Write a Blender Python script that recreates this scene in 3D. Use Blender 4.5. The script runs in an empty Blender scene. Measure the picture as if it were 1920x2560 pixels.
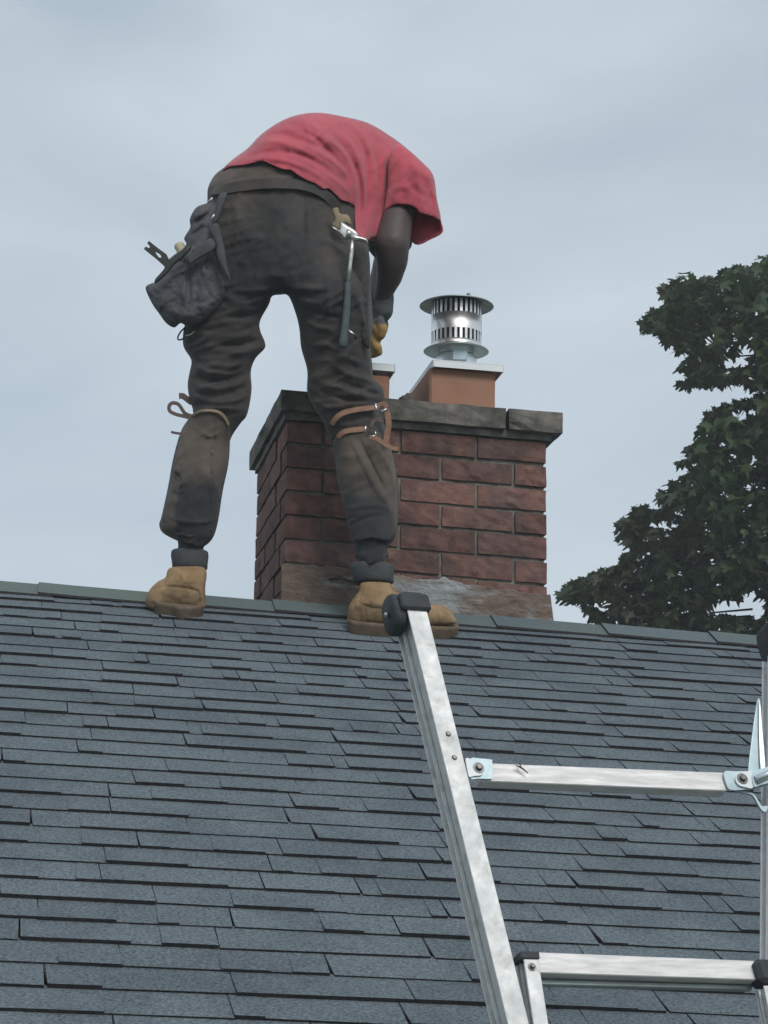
import bpy, bmesh, math, random
import numpy as np
from mathutils import Vector, Matrix, noise
from mathutils.geometry import delaunay_2d_cdt
R_ = random.Random(7)
D2R = math.radians

# ------------------------------------------------------------------ camera
F = 5475.0; CX, CY = 960.0, 1280.0
PITCH, ROLL = D2R(12.0), D2R(1.0)
CAM = Vector((0, 0, 5.5))
fw = Vector((0, math.cos(PITCH), math.sin(PITCH)))
up0 = Vector((0, -math.sin(PITCH), math.cos(PITCH)))
rt0 = Vector((1, 0, 0))
rt = rt0*math.cos(ROLL) + up0*math.sin(ROLL)
upv = -rt0*math.sin(ROLL) + up0*math.cos(ROLL)
scn = bpy.context.scene
cd = bpy.data.cameras.new('camera'); cam = bpy.data.objects.new('camera', cd)
scn.collection.objects.link(cam); scn.camera = cam
M = Matrix((rt, upv, -fw)).transposed().to_4x4(); M.translation = CAM
cam.matrix_world = M
cd.sensor_fit = 'VERTICAL'; cd.sensor_height = 36; cd.lens = F/2560*36
cd.clip_start = 0.05; cd.clip_end = 2000

# ------------------------------------------------------------------ world / sun / exposure
SUN_EL, SUN_AZ = D2R(42), D2R(158)      # azimuth clockwise from +Y
w = bpy.data.worlds.new('World'); scn.world = w; w.use_nodes = True
nt = w.node_tree; nt.nodes.clear()
def wn(t, **k):
    n = nt.nodes.new(t)
    for a, b in k.items(): setattr(n, a, b)
    return n
out = wn('ShaderNodeOutputWorld'); bg = wn('ShaderNodeBackground'); bg.inputs[1].default_value = 0.1
sky = wn('ShaderNodeTexSky', sky_type='NISHITA', sun_disc=False, sun_elevation=SUN_EL, sun_rotation=SUN_AZ)
tc = wn('ShaderNodeTexCoord'); mp = wn('ShaderNodeMapping'); mp.inputs['Scale'].default_value = (1, 1, 2.3)
n1 = wn('ShaderNodeTexNoise'); n1.inputs['Scale'].default_value = 5.0; n1.inputs['Detail'].default_value = 5; n1.inputs['Roughness'].default_value = 0.5
n1.inputs['Distortion'].default_value = 0.3
cr = wn('ShaderNodeValToRGB')
cr.color_ramp.elements[0].position = 0.33; cr.color_ramp.elements[0].color = (3.95, 4.75, 5.45, 1)
cr.color_ramp.elements[1].position = 0.70; cr.color_ramp.elements[1].color = (5.4, 6.12, 6.68, 1)
sep = wn('ShaderNodeSeparateXYZ')
hz = wn('ShaderNodeMapRange'); hz.inputs['From Min'].default_value = 0.02; hz.inputs['From Max'].default_value = 0.36
hz.inputs['To Min'].default_value = 1.13; hz.inputs['To Max'].default_value = 0.95
mul = wn('ShaderNodeMix', data_type='RGBA', blend_type='MULTIPLY'); mul.inputs[0].default_value = 1
mix = wn('ShaderNodeMix', data_type='RGBA'); mix.inputs[0].default_value = 0.93
L = nt.links.new
L(tc.outputs['Generated'], mp.inputs[0]); L(mp.outputs[0], n1.inputs['Vector']); L(n1.outputs['Fac'], cr.inputs[0])
L(tc.outputs['Generated'], sep.inputs[0]); L(sep.outputs['Z'], hz.inputs['Value'])
L(cr.outputs[0], mul.inputs[6]); L(hz.outputs[0], mul.inputs[7])
L(sky.outputs[0], mix.inputs[6]); L(mul.outputs[2], mix.inputs[7]); L(mix.outputs[2], bg.inputs[0]); L(bg.outputs[0], out.inputs[0])
sd = bpy.data.lights.new('sun', 'SUN'); sd.energy = 1.5; sd.angle = D2R(25); sd.color = (1, .97, .93)
so = bpy.data.objects.new('sun', sd); scn.collection.objects.link(so)
sdir = Vector((math.sin(SUN_AZ)*math.cos(SUN_EL), math.cos(SUN_AZ)*math.cos(SUN_EL), math.sin(SUN_EL)))
so.rotation_euler = sdir.to_track_quat('Z', 'Y').to_euler()
vs = scn.view_settings; vs.view_transform = 'Standard'; vs.look = 'None'; vs.exposure = 0.3; vs.gamma = 1; vs.use_curve_mapping = False
scn.render.engine = 'CYCLES'; scn.render.resolution_x = 768; scn.render.resolution_y = 1024

# ------------------------------------------------------------------ helpers
def ray(px, py): return fw + rt*((px-CX)/F) - upv*((py-CY)/F)
def at(px, py, Y):
    r = ray(px, py); return CAM + r*(Y/r.y)
def proj(p):
    d = Vector(p)-CAM; z = d.dot(fw); return CX+F*d.dot(rt)/z, CY-F*d.dot(upv)/z, z
C = scn.collection
def mesh(name, verts, faces, mats, parent=None, smooth=False, mi=None, kind=None):
    me = bpy.data.meshes.new(name); me.from_pydata([tuple(v) for v in verts], [], faces)
    if not isinstance(mats, (list, tuple)): mats = [mats]
    for m in mats: me.materials.append(m)
    if mi is not None: me.polygons.foreach_set('material_index', mi)
    if smooth: me.polygons.foreach_set('use_smooth', [True]*len(me.polygons))
    me.update()
    o = bpy.data.objects.new(name, me); C.objects.link(o)
    if parent: o.parent = parent; o.matrix_parent_inverse = Matrix.Translation(-parent.location)
    if kind: o['kind'] = kind
    return o
def thing(name, label, cat, loc, group=None):
    o = bpy.data.objects.new(name, None); C.objects.link(o); o.location = loc; o.empty_display_size = .1
    o['label'] = label; o['category'] = cat
    if group: o['group'] = group
    return o
def fixn(o):
    bm = bmesh.new(); bm.from_mesh(o.data); bmesh.ops.recalc_face_normals(bm, faces=bm.faces); bm.to_mesh(o.data); bm.free(); return o
def bevel(o, wd=0.001, seg=1):
    m = o.modifiers.new('bevel', 'BEVEL'); m.width = wd; m.segments = seg; m.limit_method = 'ANGLE'; return o
class MB:
    def __init__(s): s.v = []; s.f = []; s.mi = []
    def hexa(s, p, mi=0):      # p: 8 points, bottom ring 0-3, top ring 4-7
        b = len(s.v); s.v += [Vector(q) for q in p]
        for q in ((0,3,2,1),(4,5,6,7),(0,1,5,4),(1,2,6,5),(2,3,7,6),(3,0,4,7)): s.f.append(tuple(b+i for i in q)); s.mi.append(mi)
    def box(s, o, a, b, c, mi=0):   # origin + three edge vectors
        o, a, b, c = map(Vector, (o, a, b, c)); s.hexa([o, o+a, o+a+b, o+b, o+c, o+a+c, o+a+b+c, o+b+c], mi)
    def tube(s, pts, rad, n=8, caps=True, flat=None, mi=0):
        pts = [Vector(p) for p in pts]; b = len(s.v); prev = None
        for i, p in enumerate(pts):
            t = (pts[min(i+1, len(pts)-1)]-pts[max(i-1, 0)]).normalized()
            if prev is None:
                a = t.cross(Vector((0, 0, 1))); a = a if a.length > .1 else t.cross(Vector((1, 0, 0)))
            else: a = prev-t*prev.dot(t)
            a.normalize(); prev = a; c = t.cross(a); r = rad[i] if isinstance(rad, (list, tuple)) else rad
            for k in range(n):
                an = 2*math.pi*k/n; s.v.append(p+(a*math.cos(an)+c*math.sin(an))*r)
        for i in range(len(pts)-1):
            for k in range(n):
                s.f.append((b+i*n+k, b+i*n+(k+1) % n, b+(i+1)*n+(k+1) % n, b+(i+1)*n+k)); s.mi.append(mi)
        if caps:
            s.f.append(tuple(b+k for k in range(n))[::-1]); s.mi.append(mi)
            e = b+(len(pts)-1)*n; s.f.append(tuple(e+k for k in range(n))); s.mi.append(mi)
    def ribbon(s, pts, wid, nrm, th, mi=0):   # strap following pts, width across = t x n
        pts = [Vector(p) for p in pts]; b = len(s.v); n_ = len(pts)
        for i, p in enumerate(pts):
            t = (pts[min(i+1, n_-1)]-pts[max(i-1, 0)]).normalized(); nn = Vector(nrm[i] if isinstance(nrm, list) else nrm)
            c = t.cross(nn); c = c.normalized() if c.length > 1e-6 else Vector((0, 0, 1)); nn = c.cross(t).normalized()
            for q in (p-c*wid/2-nn*th/2, p+c*wid/2-nn*th/2, p+c*wid/2+nn*th/2, p-c*wid/2+nn*th/2): s.v.append(q)
        for i in range(n_-1):
            for k in range(4): s.f.append((b+i*4+k, b+i*4+(k+1) % 4, b+(i+1)*4+(k+1) % 4, b+(i+1)*4+k)); s.mi.append(mi)
        s.f.append((b+3, b+2, b+1, b)); s.f.append(tuple(b+(n_-1)*4+k for k in range(4))); s.mi += [mi, mi]
    def lathe(s, c, prof, n=48, caps=False, mi=0):
        c = Vector(c); b = len(s.v)
        for r, z in prof:
            for k in range(n):
                a = 2*math.pi*k/n; s.v.append(c+Vector((r*math.cos(a), r*math.sin(a), z)))
        for i in range(len(prof)-1):
            for k in range(n): s.f.append((b+i*n+k, b+i*n+(k+1) % n, b+(i+1)*n+(k+1) % n, b+(i+1)*n+k)); s.mi.append(mi)
        if caps:
            s.f.append(tuple(b+k for k in range(n))[::-1]); s.f.append(tuple(b+(len(prof)-1)*n+k for k in range(n))); s.mi += [mi, mi]
    def build(s, name, mats, parent=None, smooth=False, kind=None, bev=0):
        o = mesh(name, s.v, s.f, mats, parent, smooth, s.mi, kind); fixn(o)
        if bev: bevel(o, bev)
        return o
def smoothline(pts, n=6):     # catmull-rom through points (any dimension)
    P = [np.array(p, float) for p in pts]; P = [2*P[0]-P[1]]+P+[2*P[-1]-P[-2]]; o = []
    for i in range(1, len(P)-2):
        for k in range(n):
            t = k/n; a, b, c, d = P[i-1:i+3]
            o.append(.5*((2*b)+(-a+c)*t+(2*a-5*b+4*c-d)*t*t+(-a+3*b-3*c+d)*t**3))
    o.append(P[-2]); return o
def smoothclosed(pts, n=4):
    P = [np.array(p, float) for p in pts]; m = len(P); o = []
    for i in range(m):
        a, b, c, d = P[i-1], P[i], P[(i+1) % m], P[(i+2) % m]
        for k in range(n):
            t = k/n; o.append(.5*((2*b)+(-a+c)*t+(2*a-5*b+4*c-d)*t*t+(-a+3*b-3*c+d)*t**3))
    return o

# ------------------------------------------------------------------ materials
def mat(name, col, rough=.7, metal=0.0, var=.15, vscale=30, bump=0, bscale=60, spec=.4, col2=None, c2scale=6, c2lo=.45, c2hi=.6,
        objvar=0, vcol=None, coord='Object', detail=6, sheen=0, stretch=None, trans=0, aniso=None):
    m = bpy.data.materials.new(name); m.use_nodes = True; t = m.node_tree; N = t.nodes; K = t.links.new
    b = N['Principled BSDF']; b.inputs['Roughness'].default_value = rough; b.inputs['Metallic'].default_value = metal
    b.inputs['Specular IOR Level'].default_value = spec
    if sheen: b.inputs['Sheen Weight'].default_value = sheen; b.inputs['Sheen Roughness'].default_value = .6
    tcn = N.new('ShaderNodeTexCoord'); vec = tcn.outputs[coord]
    if stretch:
        mm = N.new('ShaderNodeMapping'); mm.inputs['Scale'].default_value = stretch; K(vec, mm.inputs[0]); vec = mm.outputs[0]
    def nz(s, d=detail, r=.6):
        n = N.new('ShaderNodeTexNoise'); n.inputs['Scale'].default_value = s; n.inputs['Detail'].default_value = d; n.inputs['Roughness'].default_value = r
        K(vec, n.inputs['Vector']); return n.outputs['Fac']
    def mixc(f, a, c, bt='MIX'):
        x = N.new('ShaderNodeMix'); x.data_type = 'RGBA'; x.blend_type = bt
        for i, s in ((0, f), (6, a), (7, c)):
            if hasattr(s, 'is_linked'): K(s, x.inputs[i])
            elif isinstance(s, tuple): x.inputs[i].default_value = (*s[:3], 1)
            else: x.inputs[i].default_value = s
        return x.outputs[2]
    def mr(s, a, c, d, e):
        x = N.new('ShaderNodeMapRange'); x.inputs[1].default_value = a; x.inputs[2].default_value = c; x.inputs[3].default_value = d; x.inputs[4].default_value = e
        K(s, x.inputs[0]); return x.outputs[0]
    c = col
    if col2: c = mixc(mr(nz(c2scale), c2lo, c2hi, 0, 1), col, col2)
    if vcol:
        a = N.new('ShaderNodeAttribute'); a.attribute_name = 'tint'; sp = N.new('ShaderNodeSeparateColor'); K(a.outputs['Color'], sp.inputs[0])
        c = mixc(sp.outputs[0], c, vcol[0])
        if len(vcol) > 1: c = mixc(sp.outputs[1], c, vcol[1])
    if var:
        lo = mr(nz(vscale), .3, .7, 1-var, 1+var); c = mixc(1.0, c, lo, 'MULTIPLY')
    if objvar:
        oi = N.new('ShaderNodeObjectInfo'); c = mixc(1.0, c, mr(oi.outputs['Random'], 0, 1, 1-objvar, 1+objvar), 'MULTIPLY')
    if hasattr(c, 'is_linked'): K(c, b.inputs['Base Color'])
    else: b.inputs['Base Color'].default_value = (*c, 1)
    if bump:
        bp = N.new('ShaderNodeBump'); bp.inputs['Strength'].default_value = bump; bp.inputs['Distance'].default_value = .004
        K(nz(bscale, 8), bp.inputs['Height']); K(bp.outputs[0], b.inputs['Normal'])
    if metal: K(mr(nz(vscale*.6), .3, .7, rough*.75, min(1, rough*1.3)), b.inputs['Roughness'])
    if trans:
        tr = N.new('ShaderNodeBsdfTranslucent'); K(c, tr.inputs[0]) if hasattr(c, 'is_linked') else None
        ms = N.new('ShaderNodeMixShader'); ms.inputs[0].default_value = trans
        K(b.outputs[0], ms.inputs[1]); K(tr.outputs[0], ms.inputs[2]); K(ms.outputs[0], N['Material Output'].inputs[0])
    return m
m_sh = mat('shingle_granules', (.121, .146, .162), .85, var=.55, vscale=190, bump=.5, bscale=420, col2=(.098, .120, .136), c2scale=5, objvar=.07, spec=.3, detail=3)
m_shl = mat('shingle_core_shade', (.030, .028, .030), .9, var=.4, vscale=80)  # black asphalt butt edges; the dark colour also paints the shadow line under each course
m_ridge = mat('ridge_granules', (.108, .137, .145), .85, var=.3, vscale=300, bump=.5, bscale=400, col2=(.112, .143, .125), c2scale=2.2, objvar=.08, spec=.3)
m_deck = mat('deck_felt', (.03, .03, .032), .95)
m_brick = mat('rockface_brick', (.175, .092, .075), .9, var=.35, vscale=28, bump=.9, bscale=70, col2=(.125, .078, .070), c2scale=9, objvar=.22, spec=.25)
m_mortar = mat('old_mortar', (.20, .19, .16), .95, var=.4, vscale=30, bump=.8, bscale=120, col2=(.12, .12, .105), c2scale=14)
m_parge = mat('parging', (.27, .28, .275), .95, var=.3, vscale=26, bump=.9, bscale=60, col2=(.15, .110, .088), c2scale=6, c2lo=.42, c2hi=.52, stretch=(.6, .6, 2))
m_stone = mat('coping_stone', (.165, .150, .130), .95, var=.35, vscale=35, bump=1.0, bscale=45, col2=(.085, .08, .068), c2scale=9, c2lo=.42, c2hi=.62)
m_clay = mat('clay_flue', (.40, .20, .125), .8, var=.2, vscale=12, bump=.3, bscale=60, col2=(.27, .155, .11), c2scale=6, c2lo=.4, c2hi=.7)
m_galv = mat('galvanised_sheet', (.72, .75, .76), .38, 1.0, var=.1, vscale=25)
m_stain = mat('stainless_steel', (.86, .84, .82), .36, 1.0, var=.06, vscale=20)
m_dull = mat('dull_galvanised', (.36, .40, .39), .45, .75, var=.15, vscale=25)
m_white = mat('white_metal_trim', (.80, .83, .84), .4, 0, var=.05, vscale=20)
m_alu = mat('ladder_aluminium', (.68, .68, .67), .6, .3, var=.10, vscale=60, bump=.3, bscale=30, col2=(.56, .56, .54), c2scale=55, c2lo=.52, c2hi=.66)
m_alus = mat('rung_aluminium', (.68, .66, .65), .6, .35, var=.14, vscale=24, stretch=(1, 1, 8))
m_zinc = mat('zinc_plate', (.38, .47, .50), .45, .5, var=.12, vscale=30)
m_rub = mat('black_rubber', (.045, .050, .056), .75, var=.25, vscale=30, bump=.3)
m_bolt = mat('dark_bolt', (.16, .16, .15), .4, .8)
m_shirt = mat('red_cotton', (.49, .080, .105), .9, var=.12, vscale=14, bump=.25, bscale=240, col2=(.42, .068, .094), c2scale=5, spec=.15, sheen=.25)
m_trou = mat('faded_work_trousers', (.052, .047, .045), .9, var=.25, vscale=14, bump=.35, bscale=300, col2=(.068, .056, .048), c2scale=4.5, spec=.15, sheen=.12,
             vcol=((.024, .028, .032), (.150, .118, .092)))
m_cuff = mat('trouser_cuff', (.06, .065, .07), .9, var=.2, bump=.5, bscale=200)
m_skin = mat('dark_skin', (.085, .066, .060), .55, var=.12, vscale=20, spec=.35)
m_glove = mat('work_glove', (.085, .095, .10), .9, var=.2, vscale=40, bump=.4, bscale=200, vcol=((.38, .24, .09),))
m_hair = mat('dark_hair', (.02, .017, .015), .9)
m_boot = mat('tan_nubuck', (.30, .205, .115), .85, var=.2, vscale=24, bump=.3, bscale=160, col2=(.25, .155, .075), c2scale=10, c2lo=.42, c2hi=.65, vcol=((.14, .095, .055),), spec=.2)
m_sole = mat('boot_sole', (.125, .09, .06), .8, var=.3, vscale=50, bump=.5)
m_pouch = mat('tool_pouch', (.085, .083, .092), .8, var=.25, vscale=18, bump=.4, bscale=120, col2=(.048, .052, .054), c2scale=9, vcol=((.125, .12, .13),))
m_lea = mat('orange_leather', (.26, .14, .092), .75, var=.25, vscale=40, bump=.3)
m_leab = mat('brown_leather', (.11, .078, .066), .75, var=.25, vscale=40, bump=.3)
m_leat = mat('buff_strap', (.27, .205, .13), .8, var=.2, vscale=40)
m_chrome = mat('buckle_steel', (.85, .85, .85), .25, 1.0)
m_steel = mat('worn_steel', (.50, .50, .47), .35, .85, var=.3, vscale=60)
m_grip = mat('rubber_grip', (.075, .090, .094), .75, var=.2, vscale=60)
m_dark = mat('black_steel', (.035, .04, .035), .55, .3)
m_wood = mat('beige_handle', (.45, .40, .27), .6)
m_leaf = mat('maple_leaf', (.050, .088, .034), .5, var=.4, vscale=1.2, col2=(.066, .072, .032), c2scale=1.0, objvar=.25, trans=.4, spec=.35)
m_bark = mat('bark', (.09, .075, .06), .9, bump=.8, bscale=20)
m_grass = mat('lawn', (.10, .12, .07), .95, var=.3, vscale=3)
m_sid = mat('siding', (.55, .54, .50), .6)

# ------------------------------------------------------------------ ground
g = 260
mesh('ground', [(-g, -g, 0), (g, -g, 0), (g, g, 0), (-g, g, 0)], [(0, 1, 2, 3)], m_grass)['kind'] = 'structure'

# ------------------------------------------------------------------ roof frame
def cvec(x, y): return (rt*x - upv*y + fw*F).normalized()
r_ = cvec(31500, 2528); u_ = cvec(-860, -1140); u_ = (u_-r_*u_.dot(r_)).normalized(); n_ = r_.cross(u_).normalized()
rz = ray(945, 1537); O = CAM + rz*5.8
EXP = .0875
def RP(a, s, h=0): return O + r_*a - u_*s + n_*h
def hit(px, py, h=0):
    d = ray(px, py); t = (O+n_*h-CAM).dot(n_)/d.dot(n_); return CAM+d*t
def ridge_at(px):     # point of the ridge line seen at image column px
    lo, hi = -8, 8
    for _ in range(50):
        mid = (lo+hi)/2
        if proj(RP(mid, 0))[0] < px: lo = mid
        else: hi = mid
    return RP(lo, 0)
A0, A1, S_END = -4.5, 5.0, 36*EXP
house = thing('house', 'house roof clad in weathered blue-grey asphalt shingles below the chimney', 'house', (RP(0, S_END).x, RP(0, S_END).y, 0))
ub = Vector((-u_.x, -u_.y, u_.z)); ub = -(Vector((-u_.x, -u_.y, u_.z)).normalized())   # down the far slope
ub = Vector((u_.x, u_.y, -u_.z)).normalized(); nb = Vector((-n_.x, -n_.y, n_.z))
mb = MB()
a, b_ = RP(A0, 0, -.012), RP(A1, 0, -.012); c, d = RP(A1, S_END, -.012), RP(A0, S_END, -.012)
mb.hexa([a-n_*.1, b_-n_*.1, c-n_*.1, d-n_*.1, a, b_, c, d])
e_, f_ = a+ub*S_END, b_+ub*S_END
dz = Vector((0, 0, -.1)); mb.hexa([a+dz+Vector((0,.002,0)), b_+dz+Vector((0,.002,0)), f_+dz, e_+dz, a+Vector((0,.002,0)), b_+Vector((0,.002,0)), f_, e_])
roof = mb.build('roof', m_deck, house)
# far slope shingle courses, plain since nothing of them is seen: one strip stack
mb = MB()
for k in range(36):
    s0, s1 = k*EXP, (k+1)*EXP+.004
    p = [a+ub*s0, b_+ub*s0, b_+ub*s1, a+ub*s1]
    mb.hexa([q+Vector((0, 0, .004)) for q in p]+[p[0]+Vector((0,0,.008)), p[1]+Vector((0,0,.008)), p[2]+Vector((0,0,.014)), p[3]+Vector((0,0,.014))])
mb.build('shingle_courses', m_sh, roof, kind='stuff')
# near slope
def shingle(mb, a0, a1, k, rr):
    s0 = .045+k*EXP-.012; nseg = max(2, int((a1-a0)/.042)); cuts = sorted([a0+.0012]+[a0+(a1-a0)*(i+rr.uniform(-.35, .35))/nseg for i in range(1, nseg)]+[a1-.0012])
    sb = s0+.012+EXP+rr.uniform(-.0015, .0022); thick = rr.random() < .5; wob = rr.uniform(-.0022, .0022)
    sl = rr.uniform(-.001, .005); lift = rr.uniform(0, .0010)
    for i in range(len(cuts)-1):
        x0, x1 = cuts[i], cuts[i+1]
        if i == 0 or rr.random() < .24:
            if i: thick = not thick
            t = rr.uniform(.0082, .0100) if thick else rr.uniform(.0050, .0064)
        sd0 = sb+wob*(i/len(cuts)-.5)*2+.0012*noise.noise(Vector((x0*30, k, 0))); sd1 = sb+wob*((i+1)/len(cuts)-.5)*2+.0012*noise.noise(Vector((x1*30, k, 0)))
        if thick: sd0 += .0010; sd1 += .0010
        l0 = sl if i == 0 else 0; l1 = (sl if i == len(cuts)-2 else 0)+(.0 if i < len(cuts)-2 else 0)
        b = len(mb.v)
        P = [RP(x0-l0, s0, .0), RP(x1, s0, .0), RP(x1+l1, sd1-.002, .0003+lift), RP(x0+(l0 if i == 0 else 0), sd0-.002, .0003+lift),
             RP(x0, s0, .0022), RP(x1, s0, .0022), RP(x1+l1, sd1, t+lift), RP(x0+(l0 if i == 0 else 0), sd0, t+lift)]
        mb.v += P
        for q, mi in (((4, 5, 6, 7), 0), ((3, 2, 6, 7), 1), ((0, 3, 7, 4), 1), ((1, 2, 6, 5), 1), ((0, 1, 2, 3), 1)):
            mb.f.append(tuple(b+j for j in q)); mb.mi.append(mi)
pieces = []
for k in range(36):
    x = A0+R_.uniform(-.2, 0)
    while x < A1:
        wd = R_.choice((.18, .24, .28, .31, .33))+R_.uniform(-.02, .02); x1 = min(x+wd, A1)
        if x1-x > .03: pieces.append((max(x, A0), x1, k))
        x = x1
def vis(pc):
    px, py, z = proj(RP((pc[0]+pc[1])/2, .045+(pc[2]+.5)*EXP)); px0 = proj(RP(pc[0], .05+(pc[2])*EXP))[0]; px1 = proj(RP(pc[1], .05+(pc[2])*EXP))[0]
    inn = px1 > 0 and px0 < 1920 and py < 2600
    return (0 if inn else 1, z)
pieces.sort(key=vis)
NSH = 280
for pc in pieces[:NSH]:
    mb = MB(); shingle(mb, *pc, R_); mb.build('shingle', [m_sh, m_shl], roof)
mb = MB()
for pc in pieces[NSH:]: shingle(mb, *pc, R_)
mb.build('shingle_courses', [m_sh, m_shl], roof, kind='stuff')
# ridge caps, bent over the ridge, each lapping the next
x = A0; RC = .30
caps = []
while x < A1: caps.append(x); x += RC+R_.uniform(-.015, .015)
for i, x in enumerate(caps):
    mb = MB(); x1 = x+RC+.04; nx = 4; rows = []
    wob = R_.uniform(-.003, .003)
    for j in range(nx+1):
        t = j/nx; aa = x+(x1-x)*t; hh = .012+.005*(1-t) + (0 if j else .001)     # left end laps over: thicker
        fr = .088+wob*(t-.5)+R_.uniform(-.001, .001)
        top = RP(aa, .004, hh)
        sec = [RP(aa, fr, hh-.001), RP(aa, .05, hh+.001), RP(aa, .018, hh+.003), top+Vector((0, .006, .006)),
               RP(aa, 0, 0)+ub*.03+Vector((0, 0, hh)), RP(aa, 0, 0)+ub*.11+Vector((0, 0, hh))]
        rows.append(sec)
    b = 0
    for sec in rows: mb.v += sec
    for sec in rows: mb.v += [q-Vector((0, 0, .006)) for q in sec]
    ns = 6; off = len(rows)*ns
    for j in range(nx):
        for q in range(ns-1):
            mb.f.append((j*ns+q, (j+1)*ns+q, (j+1)*ns+q+1, j*ns+q+1)); mb.mi.append(0)
        mb.f.append((j*ns, (j+1)*ns, off+(j+1)*ns, off+j*ns)); mb.mi.append(1)
    for q in range(ns-1):
        mb.f.append((q, q+1, off+q+1, off+q)); mb.mi.append(1)
        e = nx*ns; mb.f.append((e+q, e+q+1, off+e+q+1, off+e+q)); mb.mi.append(1)
    mb.build('ridge_shingle', [m_ridge, m_shl], roof, smooth=False)
# eave, gutter, wall
ea, eb = RP(A0, S_END), RP(A1, S_END); al = eb-ea; inn = Vector((u_.x, u_.y, 0)).normalized()
mb = MB(); mb.box(ea+Vector((0, 0, -.26))+inn*.0, al, inn*.025, (0, 0, .2)); mb.build('fascia', m_white, house)
mb = MB(); gp = [(0, 0), (-.01, -.09), (-.10, -.09), (-.125, -.02), (-.125, 0), (-.118, 0), (-.118, -.018), (-.096, -.082), (-.016, -.082), (-.006, 0)]
b = 0
for P0 in (ea, eb):
    for q in gp: mb.v.append(P0+inn*(q[0]-.004)+Vector((0, 0, q[1]-.06)))
for k in range(10): mb.f.append((k, (k+1) % 10, 10+(k+1) % 10, 10+k)); mb.mi.append(0)
mb.build('gutter', m_white, house)
h0 = ea+inn*.35; h0.z = 0
wt = Vector((0, 0, min(ea.z, eb.z)-.12)); bk = inn*(2*S_END*abs(u_.dot(inn))-.7)
mb = MB(); mb.box(h0+al*.03, al*.94, bk, wt); mb.build('wall', m_sid, house)

# ------------------------------------------------------------------ chimney
YL = ridge_at(711).y+.055; YR = ridge_at(1368).y+.055
TL, TR, BL, BR = at(718, 1050, YL), at(1364, 1104, YR), at(710, 1500, YL), at(1367, 1556, YR)
DV = at(644, 1192, YL+.66)-TL; DV = Vector((DV.x, DV.y, 0))
def CH(u, v, wv, out=0):      # chimney space: u across the front, v down, w back; metres: ~.69 x .48 x .66
    return TL*(1-u)*(1-v)+TR*u*(1-v)+BL*(1-u)*v+BR*u*v+DV*wv
UW = (TR-TL).length; VW = (BL-TL).length; WW = DV.length
chim = thing('brick_chimney', 'rock-faced red brick chimney with stone coping rising behind the ridge', 'chimney', CH(.5, 1, .5))
def rough_block(name, u0, u1, v0, v1, w0, w1, mt, amp=.006, parent=chim, nu=4, nv=2, prow=None, seed=None, bev=0):
    """hexahedron in chimney space with broken, uneven faces"""
    bm = bmesh.new(); nu_ = max(2, nu); nw_ = max(2, int((w1-w0)*WW/.05)); nv_ = nv
    vmap = {}
    def V(i, j, k):
        key = (i, j, k)
        if key not in vmap:
            u, v, w_ = u0+(u1-u0)*i/nu_, v0+(v1-v0)*j/nv_, w0+(w1-w0)*k/nw_
            p = CH(u, v, w_); ex = (i in (0, nu_))+(j in (0, nv_))+(k in (0, nw_))
            q = p+Vector((7.3, 1.1, 3.7))*0; sc = amp if ex == 1 else amp*.45
            nv3 = noise.noise_vector(p*26)+noise.noise_vector(p*60)*.5
            outv = (p-CH((u0+u1)/2, (v0+v1)/2, (w0+w1)/2)); 
            if ex == 1: p = p+outv.normalized()*abs(nv3.x)*sc*1.2
            p = p+nv3*sc*.5
            vmap[key] = bm.verts.new(p)
        return vmap[key]
    for (A, na, B, nb_, Cc, nc) in ((0, nu_, 1, nv_, 2, nw_), (0, nu_, 2, nw_, 1, nv_), (1, nv_, 2, nw_, 0, nu_)):
        for cside in (0, nc):
            for i in range(na):
                for j in range(nb_):
                    q = []
                    for di, dj in ((0, 0), (1, 0), (1, 1), (0, 1)):
                        idx = [0, 0, 0]; idx[A] = i+di; idx[B] = j+dj; idx[Cc] = cside; q.append(V(*idx))
                    bm.faces.new(q)
    bmesh.ops.recalc_face_normals(bm, faces=bm.faces)
    me = bpy.data.meshes.new(name); bm.to_mesh(me); bm.free(); me.materials.append(mt)
    o = bpy.data.objects.new(name, me); C.objects.link(o); o.parent = parent; o.matrix_parent_inverse = Matrix.Translation(-parent.location)
    return o
mb = MB(); iu, iw = .0055/UW, .0055/WW
mb.hexa([CH(iu, 1.08, iw), CH(1-iu, 1.08, iw), CH(1-iu, 1.08, 1-iw), CH(iu, 1.08, 1-iw), CH(iu, -.01, iw), CH(1-iu, -.01, iw), CH(1-iu, -.01, 1-iw), CH(iu, -.01, 1-iw)])
mb.build('mortar_core', m_mortar, chim)
RH = .1325; GU, GV, GW = .0085/UW, .008/VW, .009/WW; HW = .15; HU = .137
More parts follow.
